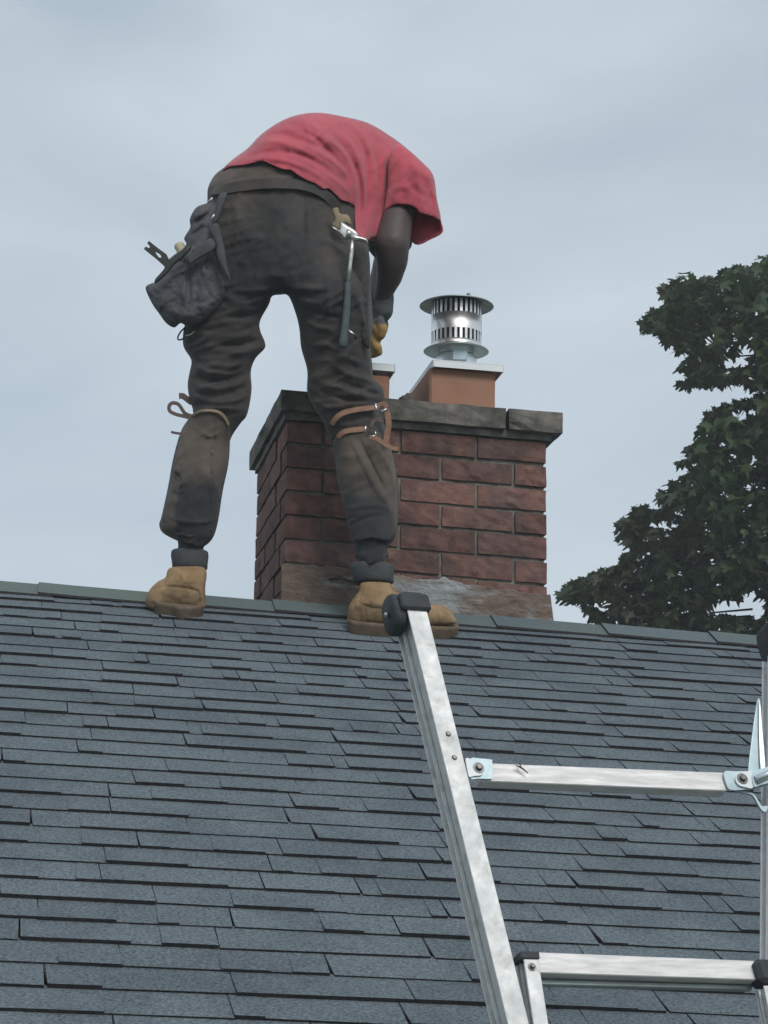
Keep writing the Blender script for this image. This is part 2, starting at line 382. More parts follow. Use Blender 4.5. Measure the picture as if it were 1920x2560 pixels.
for row in range(8):
    v0 = row*RH+GV/2+.002; v1 = (row+1)*RH-GV/2
    if row % 2 == 0: fj = [0, .137, .432, .728, 1]; lj = [0, .32, .66, 1]
    else: fj = [0, .287, .59, .873, 1]; lj = [.15, .47, .79, 1]
    for i in range(4):
        wb = .32-GW if (row % 2 == 0 and i == 0) else HW
        rough_block('brick', fj[i]+(GU/2 if i else 0), fj[i+1]-(GU/2 if i < 3 else 0), v0+R_.uniform(-.004, .004), v1+R_.uniform(-.004, .004), -R_.uniform(0, .006), wb-GW/2, m_brick, .0062, nu=8 if fj[i+1]-fj[i] > .2 else 5, nv=4)
    for i in range(len(lj)-1):
        if row % 2 == 0 and i == 0: continue
        rough_block('brick', -R_.uniform(0, .006), HU, v0, v1, lj[i]+GW/2, lj[i+1]-(GW/2 if i < len(lj)-2 else 0), m_brick, .0055, nu=2)
    rj = [.15, .46, .78, 1]
    for i in range(3): rough_block('brick', 1-HU, 1+R_.uniform(0, .006), v0, v1, rj[i]+GW/2, rj[i+1]-(GW/2 if i < 2 else 0), m_brick, .0055, nu=2)
    bj = [HU, .43, .72, 1-HU]
    for i in range(3): rough_block('brick', bj[i]+GU/2, bj[i+1]-GU/2, v0, v1, 1-HW, 1, m_brick, .0055, nu=3)
# coping bed and stones
rough_block('mortar_bed', -.012, 1.02, -.045, 0.0, -.018, 1.0, m_mortar, .006, nu=16)
for (a0, a1, b0, b1) in ((-.030, .832, -.055, .48), (.845, 1.055, -.055, .48), (-.030, .45, .488, 1.05), (.458, 1.055, .488, 1.05)):
    rough_block('coping_stone', a0, a1, -.150, -.036, b0, b1, m_stone, .010, nu=max(4, int((a1-a0)*18)), nv=3)
for (uu, ww, s) in ((.435, -.03, .012), (.452, -.02, .02), (.43, .0, .012)):
    rough_block('mortar_lump', uu, uu+.02, -.158-.045*s/.02, -.15, ww, ww+.04, m_stone, .006, nu=2)
# parging over the lowest courses
NU, NV = 90, 26; V_, F_ = [], []
def ptop(u): return .800+.07*max(0, u-.3)+.028*noise.noise(Vector((u*9, 3, 0)))+.016*noise.noise(Vector((u*34, 8, 0)))
for lay in (0, 1):
    for j in range(NV+1):
        for i in range(NU+1):
            u = -.012+(1.024+.012*j/NV)*i/NU; t = j/NV; vv = ptop(u)*(1-t)+1.05*t
            th = .010+.012*t+.004*noise.noise(Vector((u*22, vv*18, 1)))+.0022*noise.noise(Vector((u*70, vv*60, 2)))
            hole = noise.noise(Vector((u*7+3.1, vv*6, 5)))
            if t < .35 and hole > .42: th = .003
            if t == 0: th *= .3
            V_.append(CH(u, vv, -(th if lay == 0 else -.004)/WW))
n1_ = (NU+1)*(NV+1)
for j in range(NV):
    for i in range(NU):
        q = (j*(NU+1)+i, j*(NU+1)+i+1, (j+1)*(NU+1)+i+1, (j+1)*(NU+1)+i); F_.append(q); F_.append(tuple(n1_+x for x in q[::-1]))
for i in range(NU): F_.append((i+1, i, n1_+i, n1_+i+1))
for j in range(NV):
    F_.append((j*(NU+1), (j+1)*(NU+1), n1_+(j+1)*(NU+1), n1_+j*(NU+1))); e = NU; F_.append(((j+1)*(NU+1)+e, j*(NU+1)+e, n1_+j*(NU+1)+e, n1_+(j+1)*(NU+1)+e))
fixn(mesh('parging', V_, F_, m_parge, chim))
# flues
def pxblock(name, q, dv, mt, parent, bev=.002, sub=None):   # q: 4 front px corners TL TR BR BL with (px,py,Y)
    f = [at(*c) for c in q]; mb = MB(); mb.hexa([f[3], f[2], f[2]+dv, f[3]+dv, f[0], f[1], f[1]+dv, f[0]+dv]); return mb.build(name, mt, parent, bev=bev)
DU = DV.normalized()
Y1 = YL+.07+.085; Yr = Y1+.030
pxblock('clay_flue', [(1074, 915, Y1), (1239, 929, Yr), (1238, 1050, Yr), (1074, 1040, Y1)], DU*.30, m_clay, chim, .006)
Y2 = YL+.12; 
pxblock('clay_flue', [(812, 925, Y2), (975, 938, Y2+.03), (972, 1050, Y2+.03), (812, 1040, Y2)], DU*.28, m_clay, chim, .006)
def lid(q, dv, lip, nm, label, cat, Yc):
    t = thing(nm, label, cat, at(*q[3]))
    f = [at(*c) for c in q]; th = .0025; mb = MB(); fwd = Vector((0, th, 0))
    mb.hexa([f[3], f[2], f[2]+dv, f[3]+dv, f[0], f[1], f[1]+dv, f[0]+dv]); 
    # hollow underneath: shell made as top + four skirts
    mb = MB(); z = Vector((0, 0, th)); rx = (f[1]-f[0]).normalized()*th; dx = dv.normalized()*th
    top = [f[0], f[1], f[1]+dv, f[0]+dv]
    mb.hexa([p-z for p in top]+top); mb.build('top_plate', m_white, t)
    for (p0, p1, b0, b1, inn_) in ((f[0], f[1], f[3], f[2], dx), (f[0], f[0]+dv, f[3], f[3]+dv, rx), (f[1], f[1]+dv, f[2], f[2]+dv, -rx), (f[0]+dv, f[1]+dv, f[3]+dv, f[2]+dv, -dx)):
        e0 = (p1-p0).normalized()*.0 ; mb = MB(); mb.hexa([b0, b1, b1+inn_, b0+inn_, p0-z*1.2, p1-z*1.2, p1-z*1.2+inn_, p0-z*1.2+inn_]); mb.build('skirt', m_white, t)
    return t
capt = lid([(1082, 898, Y1-.02), (1259, 912, Yr-.02), (1259, 930, Yr-.02), (1083, 916, Y1-.02)], DU*.35, .02, 'flue_cap',
    'round stainless chimney cap on white metal lid over the right clay flue', 'chimney cap', 0)
lid([(806, 896, Y2-.015), (988, 911, Y2+.02), (988, 929, Y2+.02), (806, 914, Y2-.015)], DU*.31, .02, 'flue_cap',
    'white metal lid on the clay flue half hidden behind the worker\'s thigh', 'chimney cap', 0)
mb = MB(); f = [at(812, 916, Y2+.001), at(982, 931, Y2+.03)]; 
# round cap
YC = Y1+.13; cc = at(1140, 905, YC); K = YC/F*1.0
def zat(py): return (at(1140, py, YC)-cc).z
def zfr(py): return (at(1140, py, YC-66*K)-cc).z
rad = 66*K*1.0
mb = MB(); mb.lathe(cc, [(.72*rad, -.03), (.72*rad, zat(840))], 40); mb.build('inner_pipe', m_galv, capt, True)
mb = MB(); mb.lathe(cc, [(.80*rad, -.02), (.80*rad, .012), (.74*rad, .02), (.74*rad, -.02)], 40); mb.build('collar', m_galv, capt, True)
zb, zs0, zs1, zt0, zt1 = zfr(853), zfr(843), zfr(817), zfr(776), zat(764)+.001
mb = MB(); mb.lathe(cc, [(rad, zb), (rad, zs0), (rad-.001, zs0), (rad-.001, zb)], 64, False); mb.lathe(cc, [(rad, zs1), (rad, zt0), (rad-.001, zt0), (rad-.001, zs1)], 64); mb.build('drum', m_stain, capt, True)
for (z0, z1) in ((zs0, zs1), (zt0, zt1)):
    mb = MB(); nb2 = 30
    for k in range(nb2):
        a0 = 2*math.pi*(k)/nb2; a1 = a0+2*math.pi/nb2*.5; sk = .0
        for (q0, q1) in ((a0, a1),):
            P = [cc+Vector((rr*math.cos(x), rr*math.sin(x), zz)) for zz in (z0, z1) for (rr, x) in ((rad*.995, q0), (rad*.995, q1), (rad*.93, q1), (rad*.93, q0))]
            mb.hexa(P)
    mb.build('vent_slat_band', m_stain, capt)
mb = MB(); mb.lathe(cc, [(.88*rad, zs0), (.88*rad, zt1)], 40); mb.build('vent_liner', m_dark, capt, True)
def disc(rpx, py, dish, nm):
    r = rpx*K; z = zat(py); mb = MB()
    mb.lathe(cc, [(.2*r, z+dish), (.65*r, z+dish*.9), (r*.97, z), (r, z-.003), (r*.985, z-.004), (r*.96, z-.002), (.65*r, z+dish*.8), (.2*r, z+dish*.9)], 64, True)
    return mb.build(nm, m_dull, capt, True)
disc(97, 764, .007, 'rain_disc'); disc(85, 877, .006, 'base_disc')
for k in range(3):
    a0 = k*2.094+.9; p = cc+Vector((97*K*.8*math.cos(a0), 97*K*.8*math.sin(a0), zat(764)+.004)); mb = MB(); mb.lathe(p, [(.006, 0), (.006, .007), (.003, .009)], 8, True); mb.build('rivet', m_dull, capt)
mb = MB(); pp = cc+Vector((0, -.74*rad, -.012)); mb.box(pp+Vector((-.012, -.012, 0)), (.042, 0, 0), (0, .012, 0), (0, 0, .032)); mb.build('clamp', m_zinc, capt, bev=.002)

# ------------------------------------------------------------------ tree
tree = thing('maple_tree', 'dark green maple tree behind the roof ridge at the right', 'tree', (at(2500, 1400, 16.5).x, 16.5, 0))
S4 = lambda x, y: (1360+x*.4613, 620+y*.4613)
crown_poly = [S4(*p) for p in [(95,1920),(130,1880),(170,1840),(250,1810),(330,1800),(400,1750),(470,1690),(475,1600),(500,1540),(410,1595),(440,1500),(530,1440),(600,1460),(680,1440),(700,1390),(640,1385),(710,1310),(790,1270),(830,1220),(770,1220),(775,1150),(830,1090),(870,1000),(890,930),(1000,880),(1060,860),(1130,880),(1190,850),(1150,780),(1100,740),(1040,715),(1000,745),(930,755),(870,750),(770,765),(800,700),(755,680),(800,620),(840,590),(740,570),(720,510),(660,520),(690,470),(570,470),(565,430),(620,350),(700,310),(740,290),(640,280),(700,220),(760,190),(880,180),(950,180),(1010,130),(1100,110),(1214,70),(1400,-60),(1700,-200),(2200,-300),(2600,-100),(2900,400),(2950,1000),(2900,2000),(2800,2700),(600,2700),(300,2100),(200,1960)]]
def inside(P, X, Y):
    P = np.array(P); X = np.asarray(X, float); Y = np.asarray(Y, float); r = np.zeros(X.shape, bool); n = len(P)
    for i in range(n):
        x0, y0 = P[i]; x1, y1 = P[(i+1) % n]
        if y0 == y1: continue
        c = ((y0 > Y) != (y1 > Y)) & (X < (x1-x0)*(Y-y0)/(y1-y0)+x0); r ^= c
    return r
LEAF = [(0, 0), (.09, .10), (.30, .02), (.27, .16), (.50, .30), (.33, .36), (.36, .50), (.20, .46), (.13, .55), (.11, .80), (0, 1.0)]
LEAF = LEAF+[(-x, y) for x, y in LEAF[-2:0:-1]]
def leafgeo(p, size, rr):
    th = rr.uniform(-.9, .9)+math.pi; tilt = rr.uniform(.1, 1.25)*(1 if rr.random() < .7 else -1); yaw = rr.uniform(0, 6.28)
    Mx = Matrix.Rotation(yaw, 3, 'Z') @ Matrix.Rotation(tilt, 3, 'X') @ Matrix.Rotation(th, 3, 'Y')
    vs_ = [p+Mx @ Vector((0, -.05*size, .42*size))]
    for x, y in LEAF: vs_.append(p+Mx @ Vector((x*size*1.05, -(abs(x)*.35+.12*(y-.4)**2)*size, y*size)))
    n = len(LEAF); return vs_, [(0, 1+i, 1+(i+1) % n) for i in range(n)]
pts = []; rr = random.Random(11)
HOLES = [(S4(910, 520), 14, 10), (S4(1010, 650), 14, 10), (S4(1100, 580), 18, 12), (S4(1070, 920), 16, 10), (S4(830, 1200), 12, 7), (S4(1100, 1310), 16, 6), (S4(1070, 640), 10, 8), (S4(1000, 1470), 12, 6), (S4(1050, 1970), 34, 14),
         (S4(920, 2000), 14, 10), (S4(1130, 1960), 22, 22), (S4(620, 1520), 20, 6), (S4(1020, 1130), 6, 7), (S4(1145, 1150), 9, 5), (S4(925, 1100), 8, 6), (S4(720, 1460), 14, 6), (S4(540, 1600), 8, 8), (S4(390, 1790), 9, 9), (S4(320, 1960), 8, 8)]
def holed(x, y):
    for (c, a, b) in HOLES:
        if ((x-c[0])/(a*1.6))**2+((y-c[1])/(b*1.8))**2 < 1: return True
    return False
tries = 0
while len(pts) < 21000 and tries < 60000:
    tries += 1; x, y = rr.uniform(1395, 2150), rr.uniform(560, 1780)
    pts.append((x, y))
X = np.array([p[0] for p in pts]); Y = np.array([p[1] for p in pts]); ok = inside(crown_poly, X, Y)
pts = [p for p, k in zip(pts, ok) if k and not holed(*p)]
far = [(rr.uniform(2150, 2750), rr.uniform(480, 1900)) for _ in range(4200)]; ok = inside(crown_poly, [p[0] for p in far], [p[1] for p in far]); far = [p for p, k in zip(far, ok) if k]
leaves = []
for (x, y) in pts:
    e = min(1, max(0, (x-1400)/500)); Yd = 16+rr.uniform(-1.6, 1.2)*(.25+.75*e); dens = noise.noise(Vector((x*.012, y*.014, 3)))
    leaves.append((Yd, x, y, rr.uniform(.075, .135)))
# leaf sprays right along the outline so the edge reads as leaves
n = len(crown_poly)
for i in range(0, 50):
    x0, y0 = crown_poly[i]; x1, y1 = crown_poly[i+1]; Ls = math.hypot(x1-x0, y1-y0)
    for _ in range(int(Ls/6)+1):
        t = rr.random(); leaves.append((16+rr.uniform(-.8, .5), x0+(x1-x0)*t+rr.uniform(-4, 5), y0+(y1-y0)*t+rr.uniform(-5, 3), rr.uniform(.07, .12)))
for i in range(0, 50):
    x0, y0 = crown_poly[i]; x1, y1 = crown_poly[i+1]; Ls = math.hypot(x1-x0, y1-y0); nx_, ny_ = (y1-y0)/Ls, -(x1-x0)/Ls
    if nx_ > 0 and x0 < 1700: pass
    for _ in range(int(Ls/26)+1):
        t = rr.random(); bx_, by_ = x0+(x1-x0)*t, y0+(y1-y0)*t; ln = rr.uniform(5, 18); ang = rr.uniform(-.7, .7)
        dx_, dy_ = -abs(math.cos(ang)), math.sin(ang)*.8-.1
        for q in range(5): leaves.append((16+rr.uniform(-.3, .3), bx_+dx_*ln*q/4+rr.uniform(-4, 4), by_+dy_*ln*q/4+rr.uniform(-4, 4), rr.uniform(.06, .115)))
GAP = [S4(*p) for p in [(640,775),(790,775),(900,765),(1050,740),(1120,770),(1155,830),(1100,850),(1030,855),(980,870),(900,910),(860,960),(700,960)]]
GAP2 = [S4(*p) for p in [(1040,1960),(1130,1930),(1170,1960),(1150,2060),(1080,2080),(1010,2030)]]
gi = inside(GAP, [l[1] for l in leaves], [l[2] for l in leaves]); leaves = [l for l, k in zip(leaves, gi) if not k]
leaves = [l for l in leaves if not (l[1] < 1900 and noise.noise(Vector((l[1]*.03, l[2]*.035, 12))) > .36)]
leaves.sort(); near = [l for l in leaves if l[1] < 1925 and l[2] < 1600]; sel = set(id(l) for l in near[:280])
for l in near[:280]:
    v_, f_ = leafgeo(at(l[1], l[2], l[0])-Vector((0, 0, -.5*l[3])), l[3], rr); mesh('leaf', v_, f_, m_leaf, tree)
VV, FF = [], []
for l in [q for q in leaves if id(q) not in sel]+[(16.5+rr.uniform(-2.5, 2.5), x, y, rr.uniform(.12, .18)) for x, y in far]:
    v_, f_ = leafgeo(at(l[1], l[2], l[0])+Vector((0, 0, .5*l[3])), l[3], rr); b = len(VV); VV += v_; FF += [tuple(b+k for k in q) for q in f_]
mesh('foliage', VV, FF, m_leaf, tree, kind='stuff')
mb = MB(); tb = tree.location.copy()
top = at(2450, 700, 16.5); mb.tube([tb, tb+(top-tb)*.4+Vector((.1, 0, 0)), tb+(top-tb)*.7, top], [.28, .2, .13, .04], 10); mb.build('trunk', m_bark, tree, True)
for (px, py, Yd, hz_) in ((1930, 800, 16, .8), (1880, 1180, 16, .62), (1700, 1440, 16, .55), (1560, 1540, 16.2, .5), (2700, 900, 17, .8), (2600, 700, 15.6, .85), (2000, 640, 16.4, .88)):
    s = tb+(top-tb)*hz_*.8; e = at(px, py, Yd); mid = (s+e)/2+Vector((0, 0, -.15)); mb = MB(); mb.tube([Vector(q) for q in smoothline([s, mid, e], 5)], [.07-.0062*k for k in range(11)], 7); mb.build('branch', m_bark, tree, True)
for i in range(60):
    l = rr.choice(near); e = at(l[1], l[2], l[0]); s = e+Vector((rr.uniform(.3, .9), rr.uniform(-.2, .3), rr.uniform(-.4, .25))); mb = MB()
    if i == 0: tw = MB()
    tw.tube([s, (s+e)/2+Vector((0, 0, .04)), e], [.009, .006, .003], 5)
tw.build('twigs', m_bark, tree, kind='stuff')

# ------------------------------------------------------------------ inflated garment fields
class Field:
    """rounded volume over an outline: half thickness h (metres) and centre distance Yc(px,py)"""
    def __init__(s, poly, Yc, c=2.6, amax=.17, cell=5, rnd=True):
        s.poly = np.array(smoothclosed(poly, 4) if rnd else poly, float); s.Yc = Yc; s.amax = amax; s.cell = cell
        s.x0, s.y0 = s.poly.min(0)-2*cell; x1, y1 = s.poly.max(0)+2*cell
        nx, ny = int((x1-s.x0)/cell)+2, int((y1-s.y0)/cell)+2
        gx, gy = np.meshgrid(s.x0+np.arange(nx)*cell, s.y0+np.arange(ny)*cell); m = inside(s.poly, gx, gy)
        h = np.zeros((ny, nx)); it = int(max(nx, ny)**2*.22)+300
        for _ in range(min(it, 9000)):
            h[1:-1, 1:-1] = .25*(h[:-2, 1:-1]+h[2:, 1:-1]+h[1:-1, :-2]+h[1:-1, 2:]+c*cell*cell)*m[1:-1, 1:-1]
        s.h = h
    def h2(s, X, Y):
        fx = (X-s.x0)/s.cell; fy = (Y-s.y0)/s.cell; ix = np.clip(fx.astype(int), 0, s.h.shape[1]-2); iy = np.clip(fy.astype(int), 0, s.h.shape[0]-2)
        tx = np.clip(fx-ix, 0, 1); ty = np.clip(fy-iy, 0, 1); H = s.h
        return (H[iy, ix]*(1-tx)+H[iy, ix+1]*tx)*(1-ty)+(H[iy+1, ix]*(1-tx)+H[iy+1, ix+1]*tx)*ty
    def half(s, X, Y):
        h = np.sqrt(np.maximum(s.h2(X, Y), 0))*(5.55/F); d = segdist(s.poly, X, Y, True)
        h = h*np.clip(d/1.2, 0, 1)**.5
        return h/(1+(h/s.amax)**3)**(1/3)
def segdist(P, X, Y, closed=False):
    P = np.asarray(P, float); d = np.full(X.shape, 1e9); n = len(P)
    for i in range(n if closed else n-1):
        a = P[i]; b = P[(i+1) % n]; v = b-a; L2 = max(v@v, 1e-9); t = np.clip(((X-a[0])*v[0]+(Y-a[1])*v[1])/L2, 0, 1)
        d = np.minimum(d, np.hypot(X-a[0]-t*v[0], Y-a[1]-t*v[1]))
    return d
def foldfn(folds, X, Y):
    o = np.zeros(X.shape)
    for pts_, amp, wd in folds:
        P = np.array(smoothline(pts_, 4)); n = len(P); bx = P.min(0)-wd*3; tx = P.max(0)+wd*3
        s = (X > bx[0]) & (X < tx[0]) & (Y > bx[1]) & (Y < tx[1])
        if not s.any(): continue
        xs, ys = X[s], Y[s]; best = np.full(xs.shape, 1e9); prm = np.zeros(xs.shape)
        for i in range(n-1):
            a, b = P[i], P[i+1]; v = b-a; t = np.clip(((xs-a[0])*v[0]+(ys-a[1])*v[1])/max(v@v, 1e-9), 0, 1); dd = np.hypot(xs-a[0]-t*v[0], ys-a[1]-t*v[1])
            k = dd < best; best[k] = dd[k]; prm[k] = ((i+t)/(n-1))[k]
        o[s] += amp*np.exp(-(best/wd)**2)*np.clip(np.sin(np.pi*np.clip(prm, .02, .98)), 0, 1)**.6
    return o
def cdt(poly, step):
    P = np.array(poly); B = []
    for i in range(len(P)):
        a, b = P[i], P[(i+1) % len(P)]; L_ = np.hypot(*(b-a)); k = max(1, int(round(L_/step)))
        for j in range(k): B.append(a+(b-a)*j/k)
    B = np.array(B); x0, y0 = P.min(0); x1, y1 = P.max(0)
    gx, gy = np.meshgrid(np.arange(x0, x1, step), np.arange(y0, y1, step)); gx = gx.astype(float); gx[1::2] += step/2; gx = gx.ravel(); gy = gy.ravel()
    k = inside(P, gx, gy); gx, gy = gx[k], gy[k]; d = segdist(P, gx, gy, True); k = d > step*.55; gx, gy = gx[k], gy[k]
    pts_ = [Vector(p) for p in B]+[Vector((a, b)) for a, b in zip(gx, gy)]
    r = delaunay_2d_cdt(pts_, [(i, (i+1) % len(B)) for i in range(len(B))], [], 1, 1e-4)
    return np.array([tuple(v) for v in r[0]]), [tuple(f) for f in r[2]]
def shell(name, fld, fpoly, mt, parent, bpoly=None, off=0, folds=(), nz=.003, nzs=.02, step=6, tint=None, wr=None, rnd=True, both=True, solid=0, scale=1, seed=0, fine=0):
    V_, F_, T_ = [], [], []
    for side, poly in ((-1, fpoly), (1, bpoly if bpoly is not None else fpoly)):
        if side == 1 and not both: continue
        pl = smoothclosed(poly, 4) if rnd else poly
        st = step if side == -1 else step*1.8
        P, Fc = cdt(pl, st); X, Y = P[:, 0], P[:, 1]; h = fld.half(X, Y)*scale; yc = fld.Yc(X, Y)
        ed = np.clip(h/.03, 0, 1); hh = h+off*ed
        dsp = foldfn(folds, X, Y) if side == -1 else np.zeros(X.shape)
        nn = np.array([noise.noise(Vector((x*nzs, y*nzs, seed+side)))+.5*noise.noise(Vector((x*nzs*2.3, y*nzs*2.3, seed+7))) for x, y in P])*nz
        if fine: nn = nn+np.array([noise.noise(Vector((x*.11, y*.05, seed+3))) for x, y in P])*fine
        if wr and side == -1:
            A_, sx_, sy_ = wr; seat = 1-.75*np.exp(-((X-690)/190)**2-((Y-570)/150)**2)*(name == 'trousers'); nn = nn+seat*np.array([A_*(1-min(1, 3.2*abs(noise.noise(Vector((x*sx_+.012*y, y*sy_+.006*x, seed+11))))))**2*(.5+1.4*max(0, noise.noise(Vector((x*.011, y*.011, seed+5)))+.25)) for x, y in P])
        hh = np.maximum(hh+(dsp+nn)*ed, 0); b = len(V_)
        for x, y, a, q in zip(X, Y, yc, hh): V_.append(at(x, y, a+side*q))
        F_ += [tuple(b+i for i in (f if side == -1 else f[::-1])) for f in Fc]
        if tint: T_ += [tint(x, y) for x, y in P]
    o = mesh(name, V_, F_, mt, parent, True)
    if tint:
        at_ = o.data.color_attributes.new('tint', 'FLOAT_COLOR', 'POINT'); at_.data.foreach_set('color', [c for t in T_ for c in (*t, 1)])
    bm = bmesh.new(); bm.from_mesh(o.data); bmesh.ops.remove_doubles(bm, verts=bm.verts, dist=.0004); bmesh.ops.recalc_face_normals(bm, faces=bm.faces); bm.to_mesh(o.data); bm.free()
    if solid: md = o.modifiers.new('thickness', 'SOLIDIFY'); md.thickness = solid; md.offset = -1
    return o
S1 = lambda x, y: (340+.4822*x, 240+.4822*y)
S2 = lambda x, y: (340+.4822*x, 880+.4822*y)
def sstep(x, a, b): t = np.clip((x-a)/(b-a), 0, 1); return t*t*(3-2*t)
YF = hit(700, 1560).y            # where the feet stand
person = thing('person', 'roofer in red T-shirt and dark work trousers bending over the chimney from the ridge', 'person', hit(700, 1560))
def Yb(X, Y):
    X = np.asarray(X, float); Y = np.asarray(Y, float)
    return YF+.02-.07*sstep(1100-Y, 0, 550)+.36*sstep(X, 640, 1060)*sstep(760-Y, 0, 260)+.05*sstep(X, 760, 980)*sstep(Y, 820, 1050)*sstep(1400-Y, 0, 200)
# whole figure outline (torso, pelvis, legs)
legL_out = [(518,505),(512,560),(500,640),(485,720),(468,790),(458,830),(459,867),(478,900),(474,930),(469,962),(474,1000),(482,1030),(462,1060),(448,1090),(432,1150),(420,1217),(404,1290),(398,1312),(408,1333),(444,1352),(447,1400),(447,1440)]
legL_in = [(506,1440),(509,1400),(509,1369),(532,1345),(545,1304),(557,1227),(571,1160),(575,1102),(600,1060),(618,1036),(629,976),(627,930),(638,897),(661,872),(662,855),(650,825),(651,800),(672,762),(680,741)]
legR_in = [(700,737),(721,740),(738,780),(748,820),(753,870),(768,925),(768,975),(780,1010),(800,1042),(822,1090),(838,1140),(845,1193),(862,1266),(875,1324),(887,1362),(896,1405),(900,1470)]
legR_out = [(964,1470),(967,1400),(968,1370),(986,1348),(991,1310),(992,1246),(987,1180),(974,1121),(966,1080),(955,1045),(945,1020),(961,996),(957,970),(934,946),(931,915),(926,857),(932,809),(927,720),(922,640),(925,600)]
torso = [(960,600),(1010,560),(1040,520),(1060,470),(1066,430),(1050,402),(1010,365),(967,334),(919,307),(866,293),(803,282),(750,286),(702,303),(653,336),(620,370),(581,399),(557,421),(535,440),(520,470)]
figure = Field(legL_out+legL_in+legR_in+legR_out+torso, Yb, c=2.4, amax=.165)
# trousers
tf = []
def F2(fn, pts_, amp, wd): tf.append(([fn(*p) for p in pts_], amp*1.25, wd*.85))
for a in [((1010,60),(1100,115),(1190,140),(1275,185)), ((1000,215),(1110,225),(1200,195),(1280,200)), ((930,150),(1060,190),(1180,230),(1270,235)), ((900,240),(1000,290),(1120,270),(1230,262)),
          ((1110,440),(1170,560),(1240,700),(1330,830)), ((1215,450),(1280,540),(1330,660),(1345,760)), ((1060,430),(1150,425),(1250,430)), ((1090,815),(1180,800),(1270,800),(1340,840)), ((1120,900),(1200,860),(1300,850)),
          ((280,60),(400,110),(520,110),(600,60)), ((280,160),(400,190),(520,170),(595,120)), ((290,230),(400,260),(520,250),(600,215)), ((320,300),(420,290),(560,300)),
          ((300,380),(360,430),(420,430),(440,380)), ((185,560),(230,640),(250,760)), ((150,840),(250,880),(380,880),(420,850)), ((150,930),(250,950),(380,960)), ((380,420),(400,560),(390,700),(395,860)), ((240,450),(210,600),(180,760))]:
    F2(S2, a, .0085, 7)
for a in [((1060,150),(1160,185),(1260,220)), ((940,190),(1080,240),(1200,250)), ((1150,440),(1220,580),(1300,740)), ((300,110),(420,150),(570,100)), ((290,200),(420,225),(580,180)), ((200,860),(300,915),(410,890)), ((450,440),(455,600),(430,800)),
          ((1060,560),(1100,700),(1140,860)), ((1240,820),(1290,900),(1300,980))]:
    F2(S2, a, -.0085, 6)
for a in [((740,1010),(640,1060),(540,1090)), ((735,1000),(620,1010),(500,1010)), ((790,1010),(860,1060),(960,1080)), ((800,1000),(900,1000),(1010,1000)), ((640,1200),(560,1240),(420,1250)), ((665,1290),(560,1330),(400,1320)), ((620,1370),(500,1400),(330,1390)),
          ((530,500),(520,640),(515,800)), ((985,900),(995,1000),(1000,1150)), ((1020,1340),(1100,1360),(1200,1400)), ((1130,1000),(1180,1150),(1200,1290)), ((860,1150),(940,1200),(1050,1210)), ((890,1300),(980,1290),(1080,1330))]:
    F2(S1, a, .007, 8)
for a in [((872,470),(874,640),(868,800),(800,1000)), ((520,520),(528,480),(600,470),(700,460),(800,462),(870,466),(960,500),(1010,560)), ((700,1030),(600,1130),(450,1150)), ((660,1250),(540,1290),(380,1280)), ((1040,850),(1080,1000),(1100,1150)), ((870,1080),(960,1130),(1060,1150))]:
    F2(S1, a, -.0075, 5)
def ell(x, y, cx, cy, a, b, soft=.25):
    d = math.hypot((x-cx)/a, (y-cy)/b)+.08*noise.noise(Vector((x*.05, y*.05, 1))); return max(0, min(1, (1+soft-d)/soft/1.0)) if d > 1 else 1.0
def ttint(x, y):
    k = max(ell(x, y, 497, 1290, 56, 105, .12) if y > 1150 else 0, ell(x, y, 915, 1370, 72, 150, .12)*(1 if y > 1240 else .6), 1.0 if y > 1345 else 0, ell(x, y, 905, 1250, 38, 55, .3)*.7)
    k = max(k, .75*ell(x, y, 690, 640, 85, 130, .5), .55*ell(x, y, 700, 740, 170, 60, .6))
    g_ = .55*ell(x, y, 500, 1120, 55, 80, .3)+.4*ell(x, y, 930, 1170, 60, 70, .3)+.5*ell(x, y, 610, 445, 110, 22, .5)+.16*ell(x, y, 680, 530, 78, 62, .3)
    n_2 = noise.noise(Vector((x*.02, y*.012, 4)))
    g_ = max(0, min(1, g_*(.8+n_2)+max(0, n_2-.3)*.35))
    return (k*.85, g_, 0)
tro_poly = legL_out[:-1]+legL_in[1:]+legR_in[:-1]+legR_out[1:]+[(900,585),(893,540),(880,505),(850,470),(800,430),(740,400),(660,372),(600,395),(557,421),(535,440),(520,470)]
shell('trousers', figure, tro_poly, m_trou, person, folds=tf, nz=.005, nzs=.022, step=5, tint=ttint, fine=.0012, scale=.985, wr=(.0075, .012, .030))
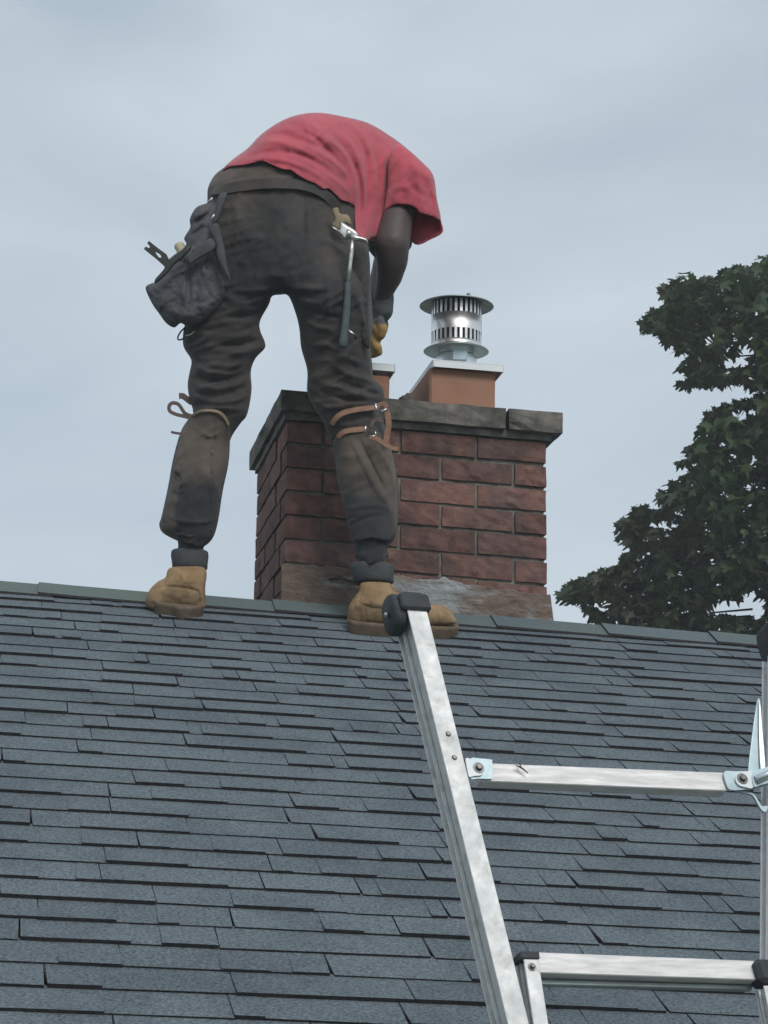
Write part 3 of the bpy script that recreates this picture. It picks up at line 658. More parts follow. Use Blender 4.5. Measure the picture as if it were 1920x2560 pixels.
# shirt
sf = []
def F3(pts_, amp, wd): sf.append(([S1(*p) for p in pts_], amp*1.0, wd*.85))
for a, am, wd in [(((900,130),(1000,225),(1085,300),(1128,400),(1140,530)), .011, 9), (((1000,190),(1070,260),(1118,335),(1158,440),(1165,560),(1160,690)), -.013, 7), (((1100,130),(1185,210),(1225,330),(1238,450),(1225,640)), .010, 10),
                  (((1140,190),(1190,300),(1200,450),(1190,650)), -.009, 7), (((1180,400),(1182,520),(1172,680)), .009, 5), (((1260,200),(1280,320),(1280,460),(1250,600)), .008, 9), (((1300,300),(1310,420),(1270,560),(1240,700)), -.009, 8),
                  (((600,250),(700,236),(800,255),(900,300),(1010,370)), .009, 9), (((580,310),(700,288),(850,305),(960,355),(1070,440)), -.009, 8), (((700,180),(850,170),(950,210),(1020,270)), .008, 9), (((780,140),(900,195),(985,270),(1050,330)), -.009, 8),
                  (((540,335),(700,325),(850,360),(960,420),(1050,480)), .007, 8), (((820,110),(900,150),(960,190)), .006, 9), (((650,210),(760,200),(860,230),(940,270)), -.007, 8), (((860,250),(960,300),(1060,370),(1110,450)), .009, 7),
                  (((900,240),(1000,290),(1090,380)), -.008, 6), (((960,400),(1040,440),(1110,510)), .007, 7), (((1150,150),(1240,190),(1320,250)), .006, 9), (((620,340),(640,300),(600,280)), .004, 8), (((1040,170),(1120,260),(1165,370),(1180,480)), .009, 7), (((1340,260),(1350,350),(1320,440)), .006, 8),
                  (((1220,250),(1255,380),(1252,520),(1225,680)), -.008, 6), (((740,300),(860,330),(960,390)), .005, 7), (((680,350),(790,360),(880,410)), -.005, 7)]:
    F3(a, am, wd)
hem = [(557,423),(575,415),(610,411),(640,404),(658,401),(680,410),(706,421),(728,424),(745,436),(770,450),(788,457),(806,470),(822,470),(838,484),(853,498),(872,504),(887,512),(889,560),(896,590),(925,602)]
shirt_front = [(960,600),(1010,560),(1040,520),(1060,470),(1066,430),(1050,402),(1010,365),(967,334),(919,307),(866,293),(803,282),(750,286),(702,303),(653,336),(620,370),(581,399)]+hem
shell('shirt', figure, shirt_front, m_shirt, person, off=.012, folds=sf, nz=.006, nzs=.018, step=4.5, solid=.003, fine=.001, wr=(.0045, .022, .016))
# sleeve + near arm volume
def Ya(X, Y): return YF+.13+.05*sstep(np.asarray(Y, float), 560, 760)+0*np.asarray(X)
armf = Field([(990,362),(1014,369),(1054,404),(1083,438),(1092,496),(1102,549),(1107,580),(1078,599),(1040,611),(985,640),(950,640),(935,590),(955,530),(970,470),(972,400)], Ya, c=2.6, amax=.085)
slf = [([S1(*p) for p in a], am, wd) for a, am, wd in [(((1420,340),(1480,400),(1540,430)), .006, 9), (((1400,420),(1460,500),(1560,540)), -.006, 8), (((1390,330),(1370,430),(1330,520)), .008, 7), (((1450,380),(1470,480),(1480,570)), .006, 8), (((1400,500),(1390,540),(1360,555)), -.006, 6), (((1500,450),(1530,530),(1550,600)), -.006, 7), (((1350,480),(1400,470),(1450,450)), .005, 7), (((1560,470),(1565,560),(1578,620)), .004, 6)]]
sl_front = [(990,362),(1014,369),(1054,404),(1083,438),(1092,496),(1102,547),(1085,541),(1065,536),(1049,530),(1040,519),(1022,511),(1003,509),(986,511),(972,518),(960,526),(968,470),(972,400)]
sl_back = [(990,362),(1014,369),(1054,404),(1083,438),(1092,496),(1102,549),(1107,580),(1078,598),(1037,611),(1000,560),(960,526),(968,470),(972,400)]
shell('sleeve', armf, sl_front, m_shirt, person, bpoly=sl_back, folds=slf, nz=.004, nzs=.02, step=4, solid=.003, off=.002, fine=.0008, wr=(.004, .026, .018))
# hem band stitching rolls
def surf(fld, px, py, off=0, folds=None):
    X = np.array([float(px)]); Y = np.array([float(py)]); h = fld.half(X, Y)[0]; return at(px, py, float(fld.Yc(X, Y)[0])-h-off)
mb = MB(); hp = smoothline(hem[:-3], 4); mb.tube([surf(figure, x, y, .013) for x, y in hp[2:]], .0022, 6); mb.build('shirt_hem', m_shirt, person, True)
# body: one continuous skin surface (head, torso core, arms, legs inside the clothes)
def blob(name, chains, vox, mt, parent, tint=None, sm=4, spheres=()):
    vs_, fs = [], []
    bm = bmesh.new()
    def ball(p, r, sc=None):
        m_ = Matrix.Translation(p) @ (Matrix.Diagonal((*sc, 1)) if sc else Matrix.Identity(4)); bmesh.ops.create_icosphere(bm, subdivisions=2, radius=r, matrix=m_)
    for ch in chains:
        for i in range(len(ch)-1):
            (p0, r0), (p1, r1) = ch[i], ch[i+1]; p0, p1 = Vector(p0), Vector(p1); k = max(2, int((p1-p0).length/(min(r0, r1)*.35)))
            for j in range(k+1): t = j/k; ball(p0+(p1-p0)*t, r0+(r1-r0)*t)
    for s_ in spheres: ball(*s_)
    me = bpy.data.meshes.new(name); bm.to_mesh(me); bm.free(); o = bpy.data.objects.new(name, me); C.objects.link(o)
    md = o.modifiers.new('r', 'REMESH'); md.mode = 'VOXEL'; md.voxel_size = vox; md.use_smooth_shade = True
    md = o.modifiers.new('s', 'SMOOTH'); md.iterations = sm; md.factor = .5
    dg = bpy.context.evaluated_depsgraph_get(); me2 = bpy.data.meshes.new_from_object(o.evaluated_get(dg)); o.modifiers.clear(); o.data = me2; me2.name = name; bpy.data.meshes.remove(me)
    me2.materials.clear(); me2.materials.append(mt); me2.polygons.foreach_set('use_smooth', [True]*len(me2.polygons))
    if tint:
        a = me2.color_attributes.new('tint', 'FLOAT_COLOR', 'POINT'); a.data.foreach_set('color', [c for v in me2.vertices for c in (*tint(v.co), 1)])
    o.parent = parent; o.matrix_parent_inverse = Matrix.Translation(-parent.location); return o
def A(px, py, dy, rpx): Yv = YF+dy; return (at(px, py, Yv), rpx*Yv/F)
arm = [A(1018,430,.20,44), A(1006,500,.15,41), A(990,560,.11,46), A(980,610,.09,50), A(980,650,.11,45), A(973,690,.14,37), A(960,728,.17,27), A(950,760,.19,24)]
arm2 = [A(1000,420,.50,44), A(1000,520,.56,40), A(975,620,.58,38), A(950,700,.50,30), A(938,760,.42,24)]
body = blob('body', [arm, arm2,
    [A(640,520,-.03,95), A(700,450,.05,85), A(800,430,.15,82), A(900,440,.25,80), A(975,460,.33,70)],
    [A(985,450,.33,50), A(985,510,.36,48)], [A(985,450,.28,60), A(1018,430,.20,44)], [A(985,450,.38,60), A(1000,420,.50,44)],
    [A(600,560,-.04,95), A(560,800,-.03,66), A(540,1000,.0,50), A(490,1150,.01,48), A(478,1340,.0,30), A(476,1450,.02,28)],
    [A(740,560,-.0,95), A(840,800,.0,66), A(870,1000,.03,50), A(915,1150,.03,48), A(935,1340,.02,30), A(935,1470,.02,28)]],
    .009, m_skin, person, spheres=[(at(972, 560, YF+.38), .088, (.85, 1.0, 1.2)), (at(965, 600, YF+.47), .02, (1, 1.2, 1)), (at(1025, 556, YF+.37), .016, (1, 1, 1.6)), (at(920, 556, YF+.37), .016, (1, 1, 1.6))])
hair = blob('hair', [], .008, m_hair, person, spheres=[(at(972, 575, YF+.37), .087, (.88, 1.02, 1.12))])
# gloves
def gt(v):
    px, py, z = proj(v); return (max(0, min(1, (py-806)/8)), 0, 0)
gl = [[A(960,728,.18,26), A(957,750,.19,31), A(955,775,.19,31), A(945,792,.20,28)],
      [A(950,806,.17,14), A(957,822,.165,13.5), A(953,838,.17,12), A(940,850,.19,10)],
      [A(936,812,.18,13), A(946,832,.175,12), A(944,850,.19,11), A(930,860,.20,9)],
      [A(928,812,.20,12), A(934,850,.19,12), A(944,870,.18,12.5), A(947,880,.185,11), A(932,888,.2,9)],
      [A(922,812,.21,12), A(924,850,.20,11), A(930,874,.20,11), A(922,884,.21,9)],
      [A(955,795,.22,12), A(962,812,.22,11), A(960,826,.22,10)]]
blob('glove', gl, .0035, m_glove, person, tint=gt, sm=3, spheres=[(at(960, 764, YF+.19), .025, (1, 1, 1.2))])
gl2 = [[A(938,750,.42,25), A(932,785,.40,32)]]+[[A(915+9*i,800,.40,11), A(914+9*i,828,.38,10), A(912+9*i,850,.40,9)] for i in range(4)]+[[A(945,790,.38,11), A(948,815,.36,10), A(940,832,.36,9)]]
blob('glove', gl2, .0035, m_glove, person, tint=gt, sm=3)
# sock cuffs / trouser cuffs above the boots
def cuff(cx, cy0, cy1, w0, w1, dy, tilt=0):
    mb = MB(); prof = [(0, w0*.93), (.06, w0*1.0), (.3, w0*1.03), (.7, w1*1.02), (.94, w1), (1, w1*.92)]; n = 28; b = 0; rings = []
    for t, ww in prof:
        c_ = at(cx+tilt*t, cy0+(cy1-cy0)*t, YF+dy); r = ww*YF/F
        for k in range(n):
            an = 2*math.pi*k/n; q = r*(1+.035*noise.noise(Vector((math.cos(an)*1.5, math.sin(an)*1.5, t*2+cx)))); mb.v.append(c_+Vector((math.cos(an)*q, math.sin(an)*q*.95, 0)))
    for i in range(len(prof)-1):
        for k in range(n): mb.f.append((i*n+k, i*n+(k+1) % n, (i+1)*n+(k+1) % n, (i+1)*n+k)); mb.mi.append(0)
    mb.f.append(tuple(range(n))); mb.mi.append(0); mb.f.append(tuple(len(prof)*n-n+k for k in range(n))); mb.mi.append(0)
    return mb.build('sock_cuff', m_cuff, person, True)
cuff(474, 1377, 1424, 47, 45, .02); cuff(928, 1411, 1458, 56, 52, .03, 6)
# boots
def boot(up_poly, Yc_, foot, amax, seam, label=None, tint=None):
    f = Field(up_poly, Yc_, c=2.6, amax=amax, cell=3)
    o = shell('boot', f, up_poly, m_boot, person, folds=seam, nz=.003, nzs=.04, step=3.2, tint=tint, fine=.0006)
    H, T, wid = foot; ax = (T-H); Ln = ax.length; ax.normalize(); sd_ = n_.cross(ax).normalized(); mb = MB(); n = 40; prof = [(0, 1.0), (.007, 1.05), (.022, 1.03), (.030, 1.07), (.036, 1.0)]
    outl = []
    for k in range(n):
        a = 2*math.pi*k/n; c = math.cos(a); s = math.sin(a); t = (c+1)/2; wv = wid*(.80+.32*t-.22*math.exp(-((t-.42)/.16)**2)); outl.append((Ln/2*(abs(c)**.8)*(1 if c > 0 else -1), wv/2*(abs(s)**.75)*(1 if s > 0 else -1)))
    cen = (H+T)/2
    for hgt, sc in prof:
        for (x, y) in outl: mb.v.append(cen+ax*x*(1+(sc-1)*.4)+sd_*y*sc+n_*hgt)
    for i in range(len(prof)-1):
        for k in range(n): mb.f.append((i*n+k, i*n+(k+1) % n, (i+1)*n+(k+1) % n, (i+1)*n+k)); mb.mi.append(0)
    mb.f.append(tuple(range(n))); mb.f.append(tuple((len(prof)-1)*n+k for k in range(n))); mb.mi += [0, 0]
    s_ = mb.build('sole', m_sole, o, True); s_.matrix_parent_inverse = Matrix.Translation(-person.location); o2 = s_
    s_.matrix_parent_inverse = (person.matrix_world @ Matrix.Identity(4)).inverted() if False else Matrix.Identity(4)
    bevel(s_, .002)
    return o
LH, LT = hit(482, 1541, .014), hit(402, 1508, .014)
YLb = hit(450, 1535).y-.012
lb = [(424,1420),(470,1416),(514,1422),(513,1470),(514,1500),(510,1522),(470,1524),(420,1523),(398,1527),(377,1523),(364,1511),(364,1498),(370,1482),(380,1467),(396,1453),(414,1443)]
lseam = [([S2(*p) for p in a], am, wd) for a, am, wd in [(((130,1215),(220,1220),(310,1235),(330,1260)), -.0065, 2.6), (((225,1130),(228,1180),(222,1212)), -.0065, 2.6), (((325,1240),(330,1290),(325,1320)), -.0065, 2.6), (((90,1230),(140,1215),(150,1180)), -.003, 3), (((60,1300),(120,1315),(200,1320)), -.004, 4), (((230,1160),(260,1190),(330,1180)), .003, 5)]]
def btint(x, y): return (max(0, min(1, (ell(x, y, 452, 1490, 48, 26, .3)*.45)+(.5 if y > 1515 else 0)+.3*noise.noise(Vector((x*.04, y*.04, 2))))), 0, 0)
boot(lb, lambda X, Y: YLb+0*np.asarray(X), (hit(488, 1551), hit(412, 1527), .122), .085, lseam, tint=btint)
rb = [(904,1456),(940,1452),(975,1458),(985,1475),(1010,1490),(1045,1504),(1075,1511),(1100,1512),(1122,1522),(1135,1540),(1136,1560),(1060,1566),(960,1564),(875,1562),(868,1545),(872,1515),(888,1490),(898,1476)]
rseam = [([S2(*p) for p in a], am, wd) for a, am, wd in [(((1175,1220),(1165,1260),(1150,1300)), -.0065, 2.6), (((1150,1300),(1220,1325),(1300,1330)), -.0065, 2.6), (((1110,1290),(1100,1340),(1095,1400)), -.003, 3), (((1180,1310),(1190,1360),(1180,1400)), -.003, 3), (((1500,1420),(1580,1430),(1650,1410)), -.0065, 2.6), (((1560,1330),(1580,1370),(1570,1420)), .003, 6)]]
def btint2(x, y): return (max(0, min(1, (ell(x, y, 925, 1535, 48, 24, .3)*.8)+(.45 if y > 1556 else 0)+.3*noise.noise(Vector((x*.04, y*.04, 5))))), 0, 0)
RHl, RTo = hit(872, 1583), hit(1138, 1591)
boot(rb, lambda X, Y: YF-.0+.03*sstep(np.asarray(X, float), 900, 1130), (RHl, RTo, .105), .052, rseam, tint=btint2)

# knee guards strapped over the shins
kg1 = [(481,1041),(497,1031),(515,1028),(535,1029),(552,1035),(564,1048),(573,1066),(575,1102),(571,1160),(557,1227),(545,1304),(532,1345),(509,1366),(480,1362),(444,1352),(408,1333),(398,1312),(404,1290),(420,1217),(432,1150),(448,1090),(462,1060)]
kg2 = [(842,1094),(855,1084),(875,1077),(908,1073),(940,1080),(964,1095),(974,1121),(987,1180),(992,1246),(991,1310),(984,1340),(966,1352),(930,1345),(887,1352),(877,1324),(862,1266),(846,1193),(841,1150),(836,1112)]
kf = [([S2(*p) for p in a], am, 5) for a, am in [(((1110,440),(1170,560),(1240,700),(1330,830)), .009), (((1150,440),(1220,580),(1300,740)), -.009), (((1215,450),(1280,540),(1330,660),(1345,760)), .008), (((1090,815),(1180,800),(1270,800),(1340,840)), .007),
      (((1120,900),(1200,860),(1300,850)), -.006), (((300,380),(360,430),(420,430),(440,380)), .005), (((150,840),(250,880),(380,880),(420,850)), .006), (((240,450),(210,600),(180,760)), .006), (((400,330),(405,500),(390,700)), -.005)]]
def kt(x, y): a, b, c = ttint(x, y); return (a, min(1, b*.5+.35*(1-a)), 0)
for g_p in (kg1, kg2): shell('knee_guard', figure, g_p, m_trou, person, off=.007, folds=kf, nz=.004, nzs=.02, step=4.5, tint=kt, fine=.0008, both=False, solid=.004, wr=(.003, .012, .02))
# knee pad straps
def strap(path, wpx, mt, off=.010, Yext=None, th=.003, nm='knee_strap', fld=figure):
    pts_ = smoothline([p[:2] for p in path], 5); ds = smoothline([(p[2] if len(p) > 2 else 0,) for p in path], 5)
    W = [surf(fld, p[0], p[1], off) if d[0] == 0 and Yext is None else at(p[0], p[1], (Yext if Yext is not None else YF)-0+d[0]) for p, d in zip(pts_, ds)]
    mb = MB(); mb.ribbon(W, wpx*YF/F, Vector((0, -1, 0)), th); return mb.build(nm, mt, person, False)
strap([(481,1039),(497,1029),(515,1026),(535,1027),(552,1033),(564,1046),(572,1062)], 7, m_leat, .014)
S4k = lambda x, y: (380+x*.1567, 940+y*.1567)
strap([S4k(630,640), S4k(520,590), S4k(430,460), S4k(330,430), S4k(275,480), S4k(285,560), S4k(380,610), S4k(500,640), S4k(610,670)], 9, m_leab, Yext=YF-.03)
strap([S4k(640,430), S4k(560,370), S4k(490,320), S4k(430,320)], 15, m_leab, Yext=YF-.01)
strap([S4k(490,925), S4k(420,915), S4k(350,905), S4k(305,890)], 6, m_leab, Yext=YF-.03)
S5 = lambda x, y: (780+x*.1688, 960+y*.1688)
strap([S5(290,600), S5(350,510), S5(440,440), S5(560,400), S5(700,375), S5(830,360), S5(925,350)], 13, m_lea, .015)
strap([S5(385,790), S5(440,730), S5(520,695), S5(640,680), S5(780,668)], 13, m_lea, .015)
strap([S5(1100,370), S5(1125,470), S5(1135,600), S5(1115,740), S5(1095,860)], 15, m_lea, Yext=YF-.02)
strap([S5(940,360), S5(1010,300), S5(1070,290), S5(1110,350)], 11, m_lea, Yext=YF-.03)
strap([S5(850,790), S5(940,800), S5(1040,860), S5(1140,930), S5(1210,955), S5(1280,965)], 11, m_lea, Yext=YF-.05)
strap([S5(880,640), S5(900,560), S5(970,520), S5(1060,560)], 10, m_leab, Yext=YF-.05)
def buckle(c0, c1, wpx, nm='strap_buckle', Yx=-.075):
    mb = MB(); p0, p1 = at(*c0, YF+Yx), at(*c1, YF+Yx); mb.tube([p0, (p0+p1)/2, p1], wpx*YF/F, 8); return mb.build(nm, m_chrome, person, True)
buckle(S5(935,300), S5(965,385), 2.2); buckle(S5(920,302), S5(965,300), 1.8); buckle(S5(1020,410), S5(1110,365), 2.0); buckle(S5(795,620), S5(785,705), 2.4); buckle(S5(880,768), S5(935,765), 1.7); buckle(S5(940,700), S5(945,760), 1.7)
buckle(S4k(655,575), S4k(640,625), 1.6, Yx=-.06)

# ------------------------------------------------------------------ tool belt
SA = lambda x, y: (340+x*.1989, 440+y*.1989)
YP = YF-.13
belt = thing('tool_belt', 'dark worn tool pouch hanging from the roofer\'s left hip', 'tool belt', at(480, 800, YP))
def Yp(X, Y): return YP+.02+.10*sstep(520-np.asarray(X, float), 0, 150)*.3+0*np.asarray(Y)
pp1 = [SA(*p) for p in [(890,340),(770,385),(700,480),(675,560),(680,650),(605,780),(630,860),(520,960),(400,1060),(350,1170),(300,1250),(250,1280),(230,1340),(190,1350),(120,1410),(200,1600),(290,1730),(380,1850),(480,1905),(560,1850),(640,1880),(800,1850),(1000,1700),(1150,1500),(1190,1330),(1150,1130),(1110,850),(1060,650),(1080,500),(1130,300),(1130,210),(1060,220),(980,270)]]
pf = Field(pp1, Yp, c=2.0, amax=.062, cell=4)
fo = [([SA(*p) for p in a], am, wd) for a, am, wd in [(((690,960),(820,850),(950,780)), .012, 9), (((680,1060),(850,1000),(1000,880)), -.012, 7), (((700,600),(800,560),(950,430)), -.010, 6), (((640,780),(780,700),(900,560)), -.010, 6), (((700,520),(800,480),(900,420)), .009, 7),
     (((940,640),(1020,780),(1080,1000),(1150,1280)), .014, 8), (((900,660),(980,900),(1080,1180),(1160,1320)), -.014, 7), (((580,1030),(620,1120),(660,1200),(660,1500),(640,1700)), -.012, 7), (((380,1360),(480,1250),(640,1170)), .008, 5), (((400,1090),(300,1250),(220,1360)), -.010, 6),
     (((600,1300),(590,1500),(600,1560)), .008, 5), (((360,1480),(310,1600),(300,1700)), .007, 7), (((430,1150),(560,1080),(660,1100)), -.008, 6), (((880,1000),(860,1200),(900,1400)), .006, 8), (((1050,220),(1040,400),(1000,560)), .014, 9), (((940,260),(960,400),(930,560)), -.010, 7), (((760,1300),(780,1500),(720,1700)), -.008, 8)]]
def ptint(x, y):
    return (min(1, .8*ell(x, y, *SA(850, 950), 34, 16, .5)+.6*ell(x, y, *SA(1040, 800), 14, 60, .5)+.6*ell(x, y, *SA(1080, 400), 16, 45, .5)+.3*ell(x, y, *SA(520, 1450), 36, 50, .6)+.5*max(0, noise.noise(Vector((x*.05, y*.05, 9))))), 0, 0)
shell('pouch', pf, pp1, m_pouch, belt, folds=fo, nz=.006, nzs=.04, step=3.5, tint=ptint, fine=.001)
def plate(nm, pts_, Yd, th, mt, parent, fo_=(), am=.012, rnd=True):
    f = Field(pts_, lambda X, Y: Yd+0*np.asarray(X), c=1.5, amax=am, cell=2, rnd=rnd); return shell(nm, f, pts_, mt, parent, nz=.001, nzs=.06, step=2.5, rnd=rnd)
plate('flap', [SA(*p) for p in [(660,1010),(800,880),(930,780),(990,820),(1005,890),(940,960),(800,1040),(690,1110),(650,1080)]], YP-.058, .01, m_pouch, belt)
plate('flap', [SA(*p) for p in [(1040,250),(1130,205),(1140,270),(1080,430),(1030,560),(960,600),(990,450)]], YP-.052, .01, m_pouch, belt)
plate('side_gusset', [SA(*p) for p in [(910,650),(1020,590),(1070,720),(1120,950),(1150,1130),(1190,1330),(1100,1200),(1010,1000),(1005,880),(960,770)]], YP-.056, .01, m_pouch, belt)
plate('pouch_rim', [SA(*p) for p in [(350,1170),(420,1060),(560,940),(660,860),(700,900),(620,1000),(480,1120),(380,1240),(250,1350),(240,1300)]], YP-.048, .01, m_dark, belt)
for p0, p1 in ((SA(985, 480), SA(950, 545)), (SA(965, 275), SA(905, 330))):
    mb = MB(); q0, q1 = at(*p0, YP-.075), at(*p1, YP-.075); mb.tube([q0, (q0+q1)/2, q1], .0032, 8); mb.build('belt_buckle', m_steel, belt, True)
for pts_ in ([(570,1020),(600,1090),(660,1150),(640,1180),(560,1220)], [(940,960),(890,1030),(880,1110),(900,1160)], [(970,960),(1060,1130),(1160,1330)], [(600,1290),(590,1400),(590,1520)]):
    mb = MB(); mb.tube([surf(pf, *SA(*p), .004) for p in smoothline(pts_, 3)], .0014, 6); mb.build('seam_piping', m_pouch, belt, True)
lp = [SA(*p) for p in [(620,1900),(560,1960),(525,2030),(540,2060),(600,2040),(620,1990),(615,1920)]]
mb = MB(); mb.tube([at(x, y, YP+.04) for x, y in smoothline(lp, 3)], .0022, 6); mb.build('hammer_ring', m_dark, belt, True)
mb = MB(); mb.tube([at(*SA(*p), YP+.03) for p in [(620,2010),(680,1995),(740,1950)]], .0016, 6); mb.build('ring_clip', m_steel, belt, True)
# belt band round the waist and hammer holder
wb = [(532,477),(560,473),(600,466),(650,460),(700,459),(750,463),(790,475),(822,495),(845,525)]
mb = MB(); wpts = smoothline(wb, 5); mb.ribbon([surf(figure, x, y, .006) for x, y in wpts], .030, Vector((0, -1, .15)), .004); 
mb.build('belt_band', m_trou, belt)
SB = lambda x, y: (780+x*.208, 480+y*.208)
YH = YF-.145
plate('hammer_loop', [SB(*p) for p in [(250,200),(310,190),(340,260),(420,270),(465,330),(460,400),(380,380),(330,470),(280,440),(235,400),(270,330),(245,260)]], YH+.05, .01, m_leat, belt)
plate('loop_plate', [SB(*p) for p in [(345,352),(440,410),(520,460),(565,520),(555,555),(500,530),(430,500),(440,560),(390,565),(330,500),(240,430),(250,412),(320,450),(335,400)]], YH+.02, .006, m_steel, belt, am=.006)
# hammer
ham = thing('hammer', 'steel claw hammer with blue-grey rubber grip hanging at the roofer\'s right hip', 'hammer', at(*SB(370, 1860), YH))
def hp_(x, y, d=0): return at(*SB(x, y), YH+d)
mb = MB(); mb.tube([hp_(485,560), hp_(475,700), hp_(455,900), hp_(432,1100)], [.0052, .0058, .0052, .0050], 10); mb.build('shaft', m_steel, ham, True)
mb = MB(); mb.tube([hp_(434,1090), hp_(432,1120), hp_(428,1200), hp_(418,1400), hp_(398,1600), hp_(378,1780), hp_(370,1850), hp_(368,1870)], [.006, .0085, .0080, .0095, .0100, .0112, .0115, .008], 12); mb.build('grip', m_grip, ham, True)
mb = MB(); mb.tube([hp_(415,500), hp_(440,505), hp_(470,530)], [.0115, .012, .010], 12); mb.tube([hp_(470,530), hp_(530,560), hp_(600,565), hp_(650,580), hp_(668,618)], [.010, .008, .0055, .0045, .002], 8); mb.build('head', m_steel, ham, True)
# small white-metal glint tool clipped on the thigh
t = thing('utility_knife', 'small steel blade glinting beside the hammer grip on the thigh', 'knife', at(*SB(470, 1690), YH))
mb = MB(); mb.tube([hp_(435,1655,-.005), hp_(475,1690,-.005), hp_(508,1712,-.005)], [.0022, .0030, .0018], 8); mb.build('blade', m_chrome, t, True)
mb = MB(); mb.tube([hp_(508,1712,-.004), hp_(545,1760,.0)], [.004, .005], 8); mb.build('knife_handle', m_dark, t, True)
# right hip pouch hanging in front of the thigh
rp = thing('tool_pouch', 'dark leather pouch on the right thigh behind the hammer', 'pouch', at(900, 850, YF-.06))
rpp = [SB(*p) for p in [(500,620),(640,640),(690,760),(700,1000),(700,1200),(690,1450),(700,1700),(690,1880),(600,1800),(520,1500),(470,1150),(480,900)]]
f_ = Field(rpp, lambda X, Y: YF-.075+0*np.asarray(X), c=2, amax=.035, cell=3)
shell('pouch_body', f_, rpp, m_trou, rp, folds=[([SB(*p) for p in a], .006, 5) for a in (((530,1150),(600,1260),(640,1400)), ((560,1130),(680,1220),(690,1300)), ((500,1400),(560,1560),(650,1700)), ((640,1200),(680,1400),(660,1600)))], nz=.004, nzs=.05, step=4, tint=lambda x, y: (.3, .4*max(0, noise.noise(Vector((x*.06, y*.06, 2)))), 0))
# pry bar and second tool handle in the left pouch
pry = thing('pry_bar', 'black flat pry bar with notched end sticking out of the hip pouch', 'pry bar', at(*SA(400, 1100), YP))
po = [SA(*p) for p in [(160,812),(200,845),(310,930),(385,985),(420,1060),(500,1180),(430,1250),(350,1130),(250,1040),(180,985),(98,918),(120,885),(160,905),(178,890),(140,845)]]
ho = [SA(*p) for p in [(243,955),(262,962),(300,985),(318,1010),(312,1030),(290,1022),(262,990)]]
v2 = [Vector(p) for p in po+ho]; n0 = len(po); ed = [(i, (i+1) % n0) for i in range(n0)]+[(n0+i, n0+(i+1) % len(ho)) for i in range(len(ho))]
r = delaunay_2d_cdt(v2, ed, [], 1, 1e-4); tri = [tuple(f) for f in r[2]]; pv = [tuple(v) for v in r[0]]
def inhole(f): c = np.mean([pv[i] for i in f], 0); return bool(inside(ho, np.array([c[0]]), np.array([c[1]]))[0])
tri = [f for f in tri if not inhole(f)]; n3 = len(pv); VV = [at(x, y, YP+.005) for x, y in pv]+[at(x, y, YP+.011) for x, y in pv]; FF = tri+[tuple(n3+i for i in f[::-1]) for f in tri]
cnt = {}
for f in tri:
    for i in range(len(f)): e = tuple(sorted((f[i], f[(i+1) % len(f)]))); cnt[e] = cnt.get(e, 0)+1
FF += [(a, b, n3+b, n3+a) for (a, b), c in cnt.items() if c == 1]
bevel(fixn(mesh('bar', VV, FF, m_dark, pry)), .001)
kn = thing('screwdriver', 'round beige screwdriver handle poking out of the hip pouch beside the pry bar', 'screwdriver', at(*SA(555, 900), YP))
mb = MB(); c0 = at(*SA(600, 1020), YP); c1 = at(*SA(545, 880), YP+.01); mb.tube([c0, c0+(c1-c0)*.7, c1-(c1-c0)*.05, c1+(c1-c0)*.1, c1+(c1-c0)*.2], [.011, .012, .0142, .0125, .006], 16); mb.build('handle', m_wood, kn, True)
mb = MB(); mb.tube([c0-(c1-c0)*.3, c0], .006, 8); mb.build('tool_shank', m_steel, kn, True)

# ------------------------------------------------------------------ ladder
ZT, ZB = 3.0, 2.72
def L3(px, py):           # ladder sheet: depth varies with height, right side farther
    z = ZB+(ZT-ZB)*(2560-py)/1050+ (px-1200)/F*2.85*math.tan(D2R(16)); return CAM+ray(px, py)*z
Wd = (L3(1800, 2000)-L3(1200, 1975)).normalized(); 
ldir = (L3(1040, 1508)-L3(1299, 2560)).normalized(); Nd = Wd.cross(ldir).normalized()
if Nd.y < 0: Nd = -Nd
lad = thing('ladder', 'aluminium extension ladder with flared side rails and black rubber tips leaning past the eave', 'ladder', L3(1299, 2560)-ldir*5.0)
lad.location.z = 0
def channel(mb, P0, P1, wv, dv, w0, w1, depth, t=.003, mi=0):
    """C-section rail: front face at P, open side to the left, flanges front and back"""
    a0, a1 = P0, P1
    def bx(o0, o1, vx, vy, sx0, sx1): mb.hexa([o0, o0+vx*sx0, o0+vx*sx0+vy, o0+vy, o1, o1+vx*sx1, o1+vx*sx1+vy, o1+vy], mi)
    bx(a0, a1, wv, dv*t, w0, w1)                       # front face
    bx(a0+dv*(t+.0003), a1+dv*(t+.0003), wv*1, dv*(depth-2*t-.0006), t*1, t*1) if False else None
    mb.hexa([a0+wv*(w0*.22)+dv*t, a0+wv*(w0*.22+t)+dv*t, a0+wv*(w0*.22+t)+dv*(depth-t), a0+wv*(w0*.22)+dv*(depth-t), a1+wv*(w1*.22)+dv*t, a1+wv*(w1*.22+t)+dv*t, a1+wv*(w1*.22+t)+dv*(depth-t), a1+wv*(w1*.22)+dv*(depth-t)], mi)
    bx(a0+dv*(depth-t), a1+dv*(depth-t), wv, dv*t, w0, w1)
    mb.hexa([a0-wv*0+dv*(depth*.62), a0+wv*(w0*.2)+dv*(depth*.62), a0+wv*(w0*.2)+dv*(depth*.68), a0+dv*(depth*.68), a1+dv*(depth*.62), a1+wv*(w1*.2)+dv*(depth*.62), a1+wv*(w1*.2)+dv*(depth*.68), a1+dv*(depth*.68)], mi)
RWt, RWb = 51*3.0/F, 57*2.72/F; DEP = .062
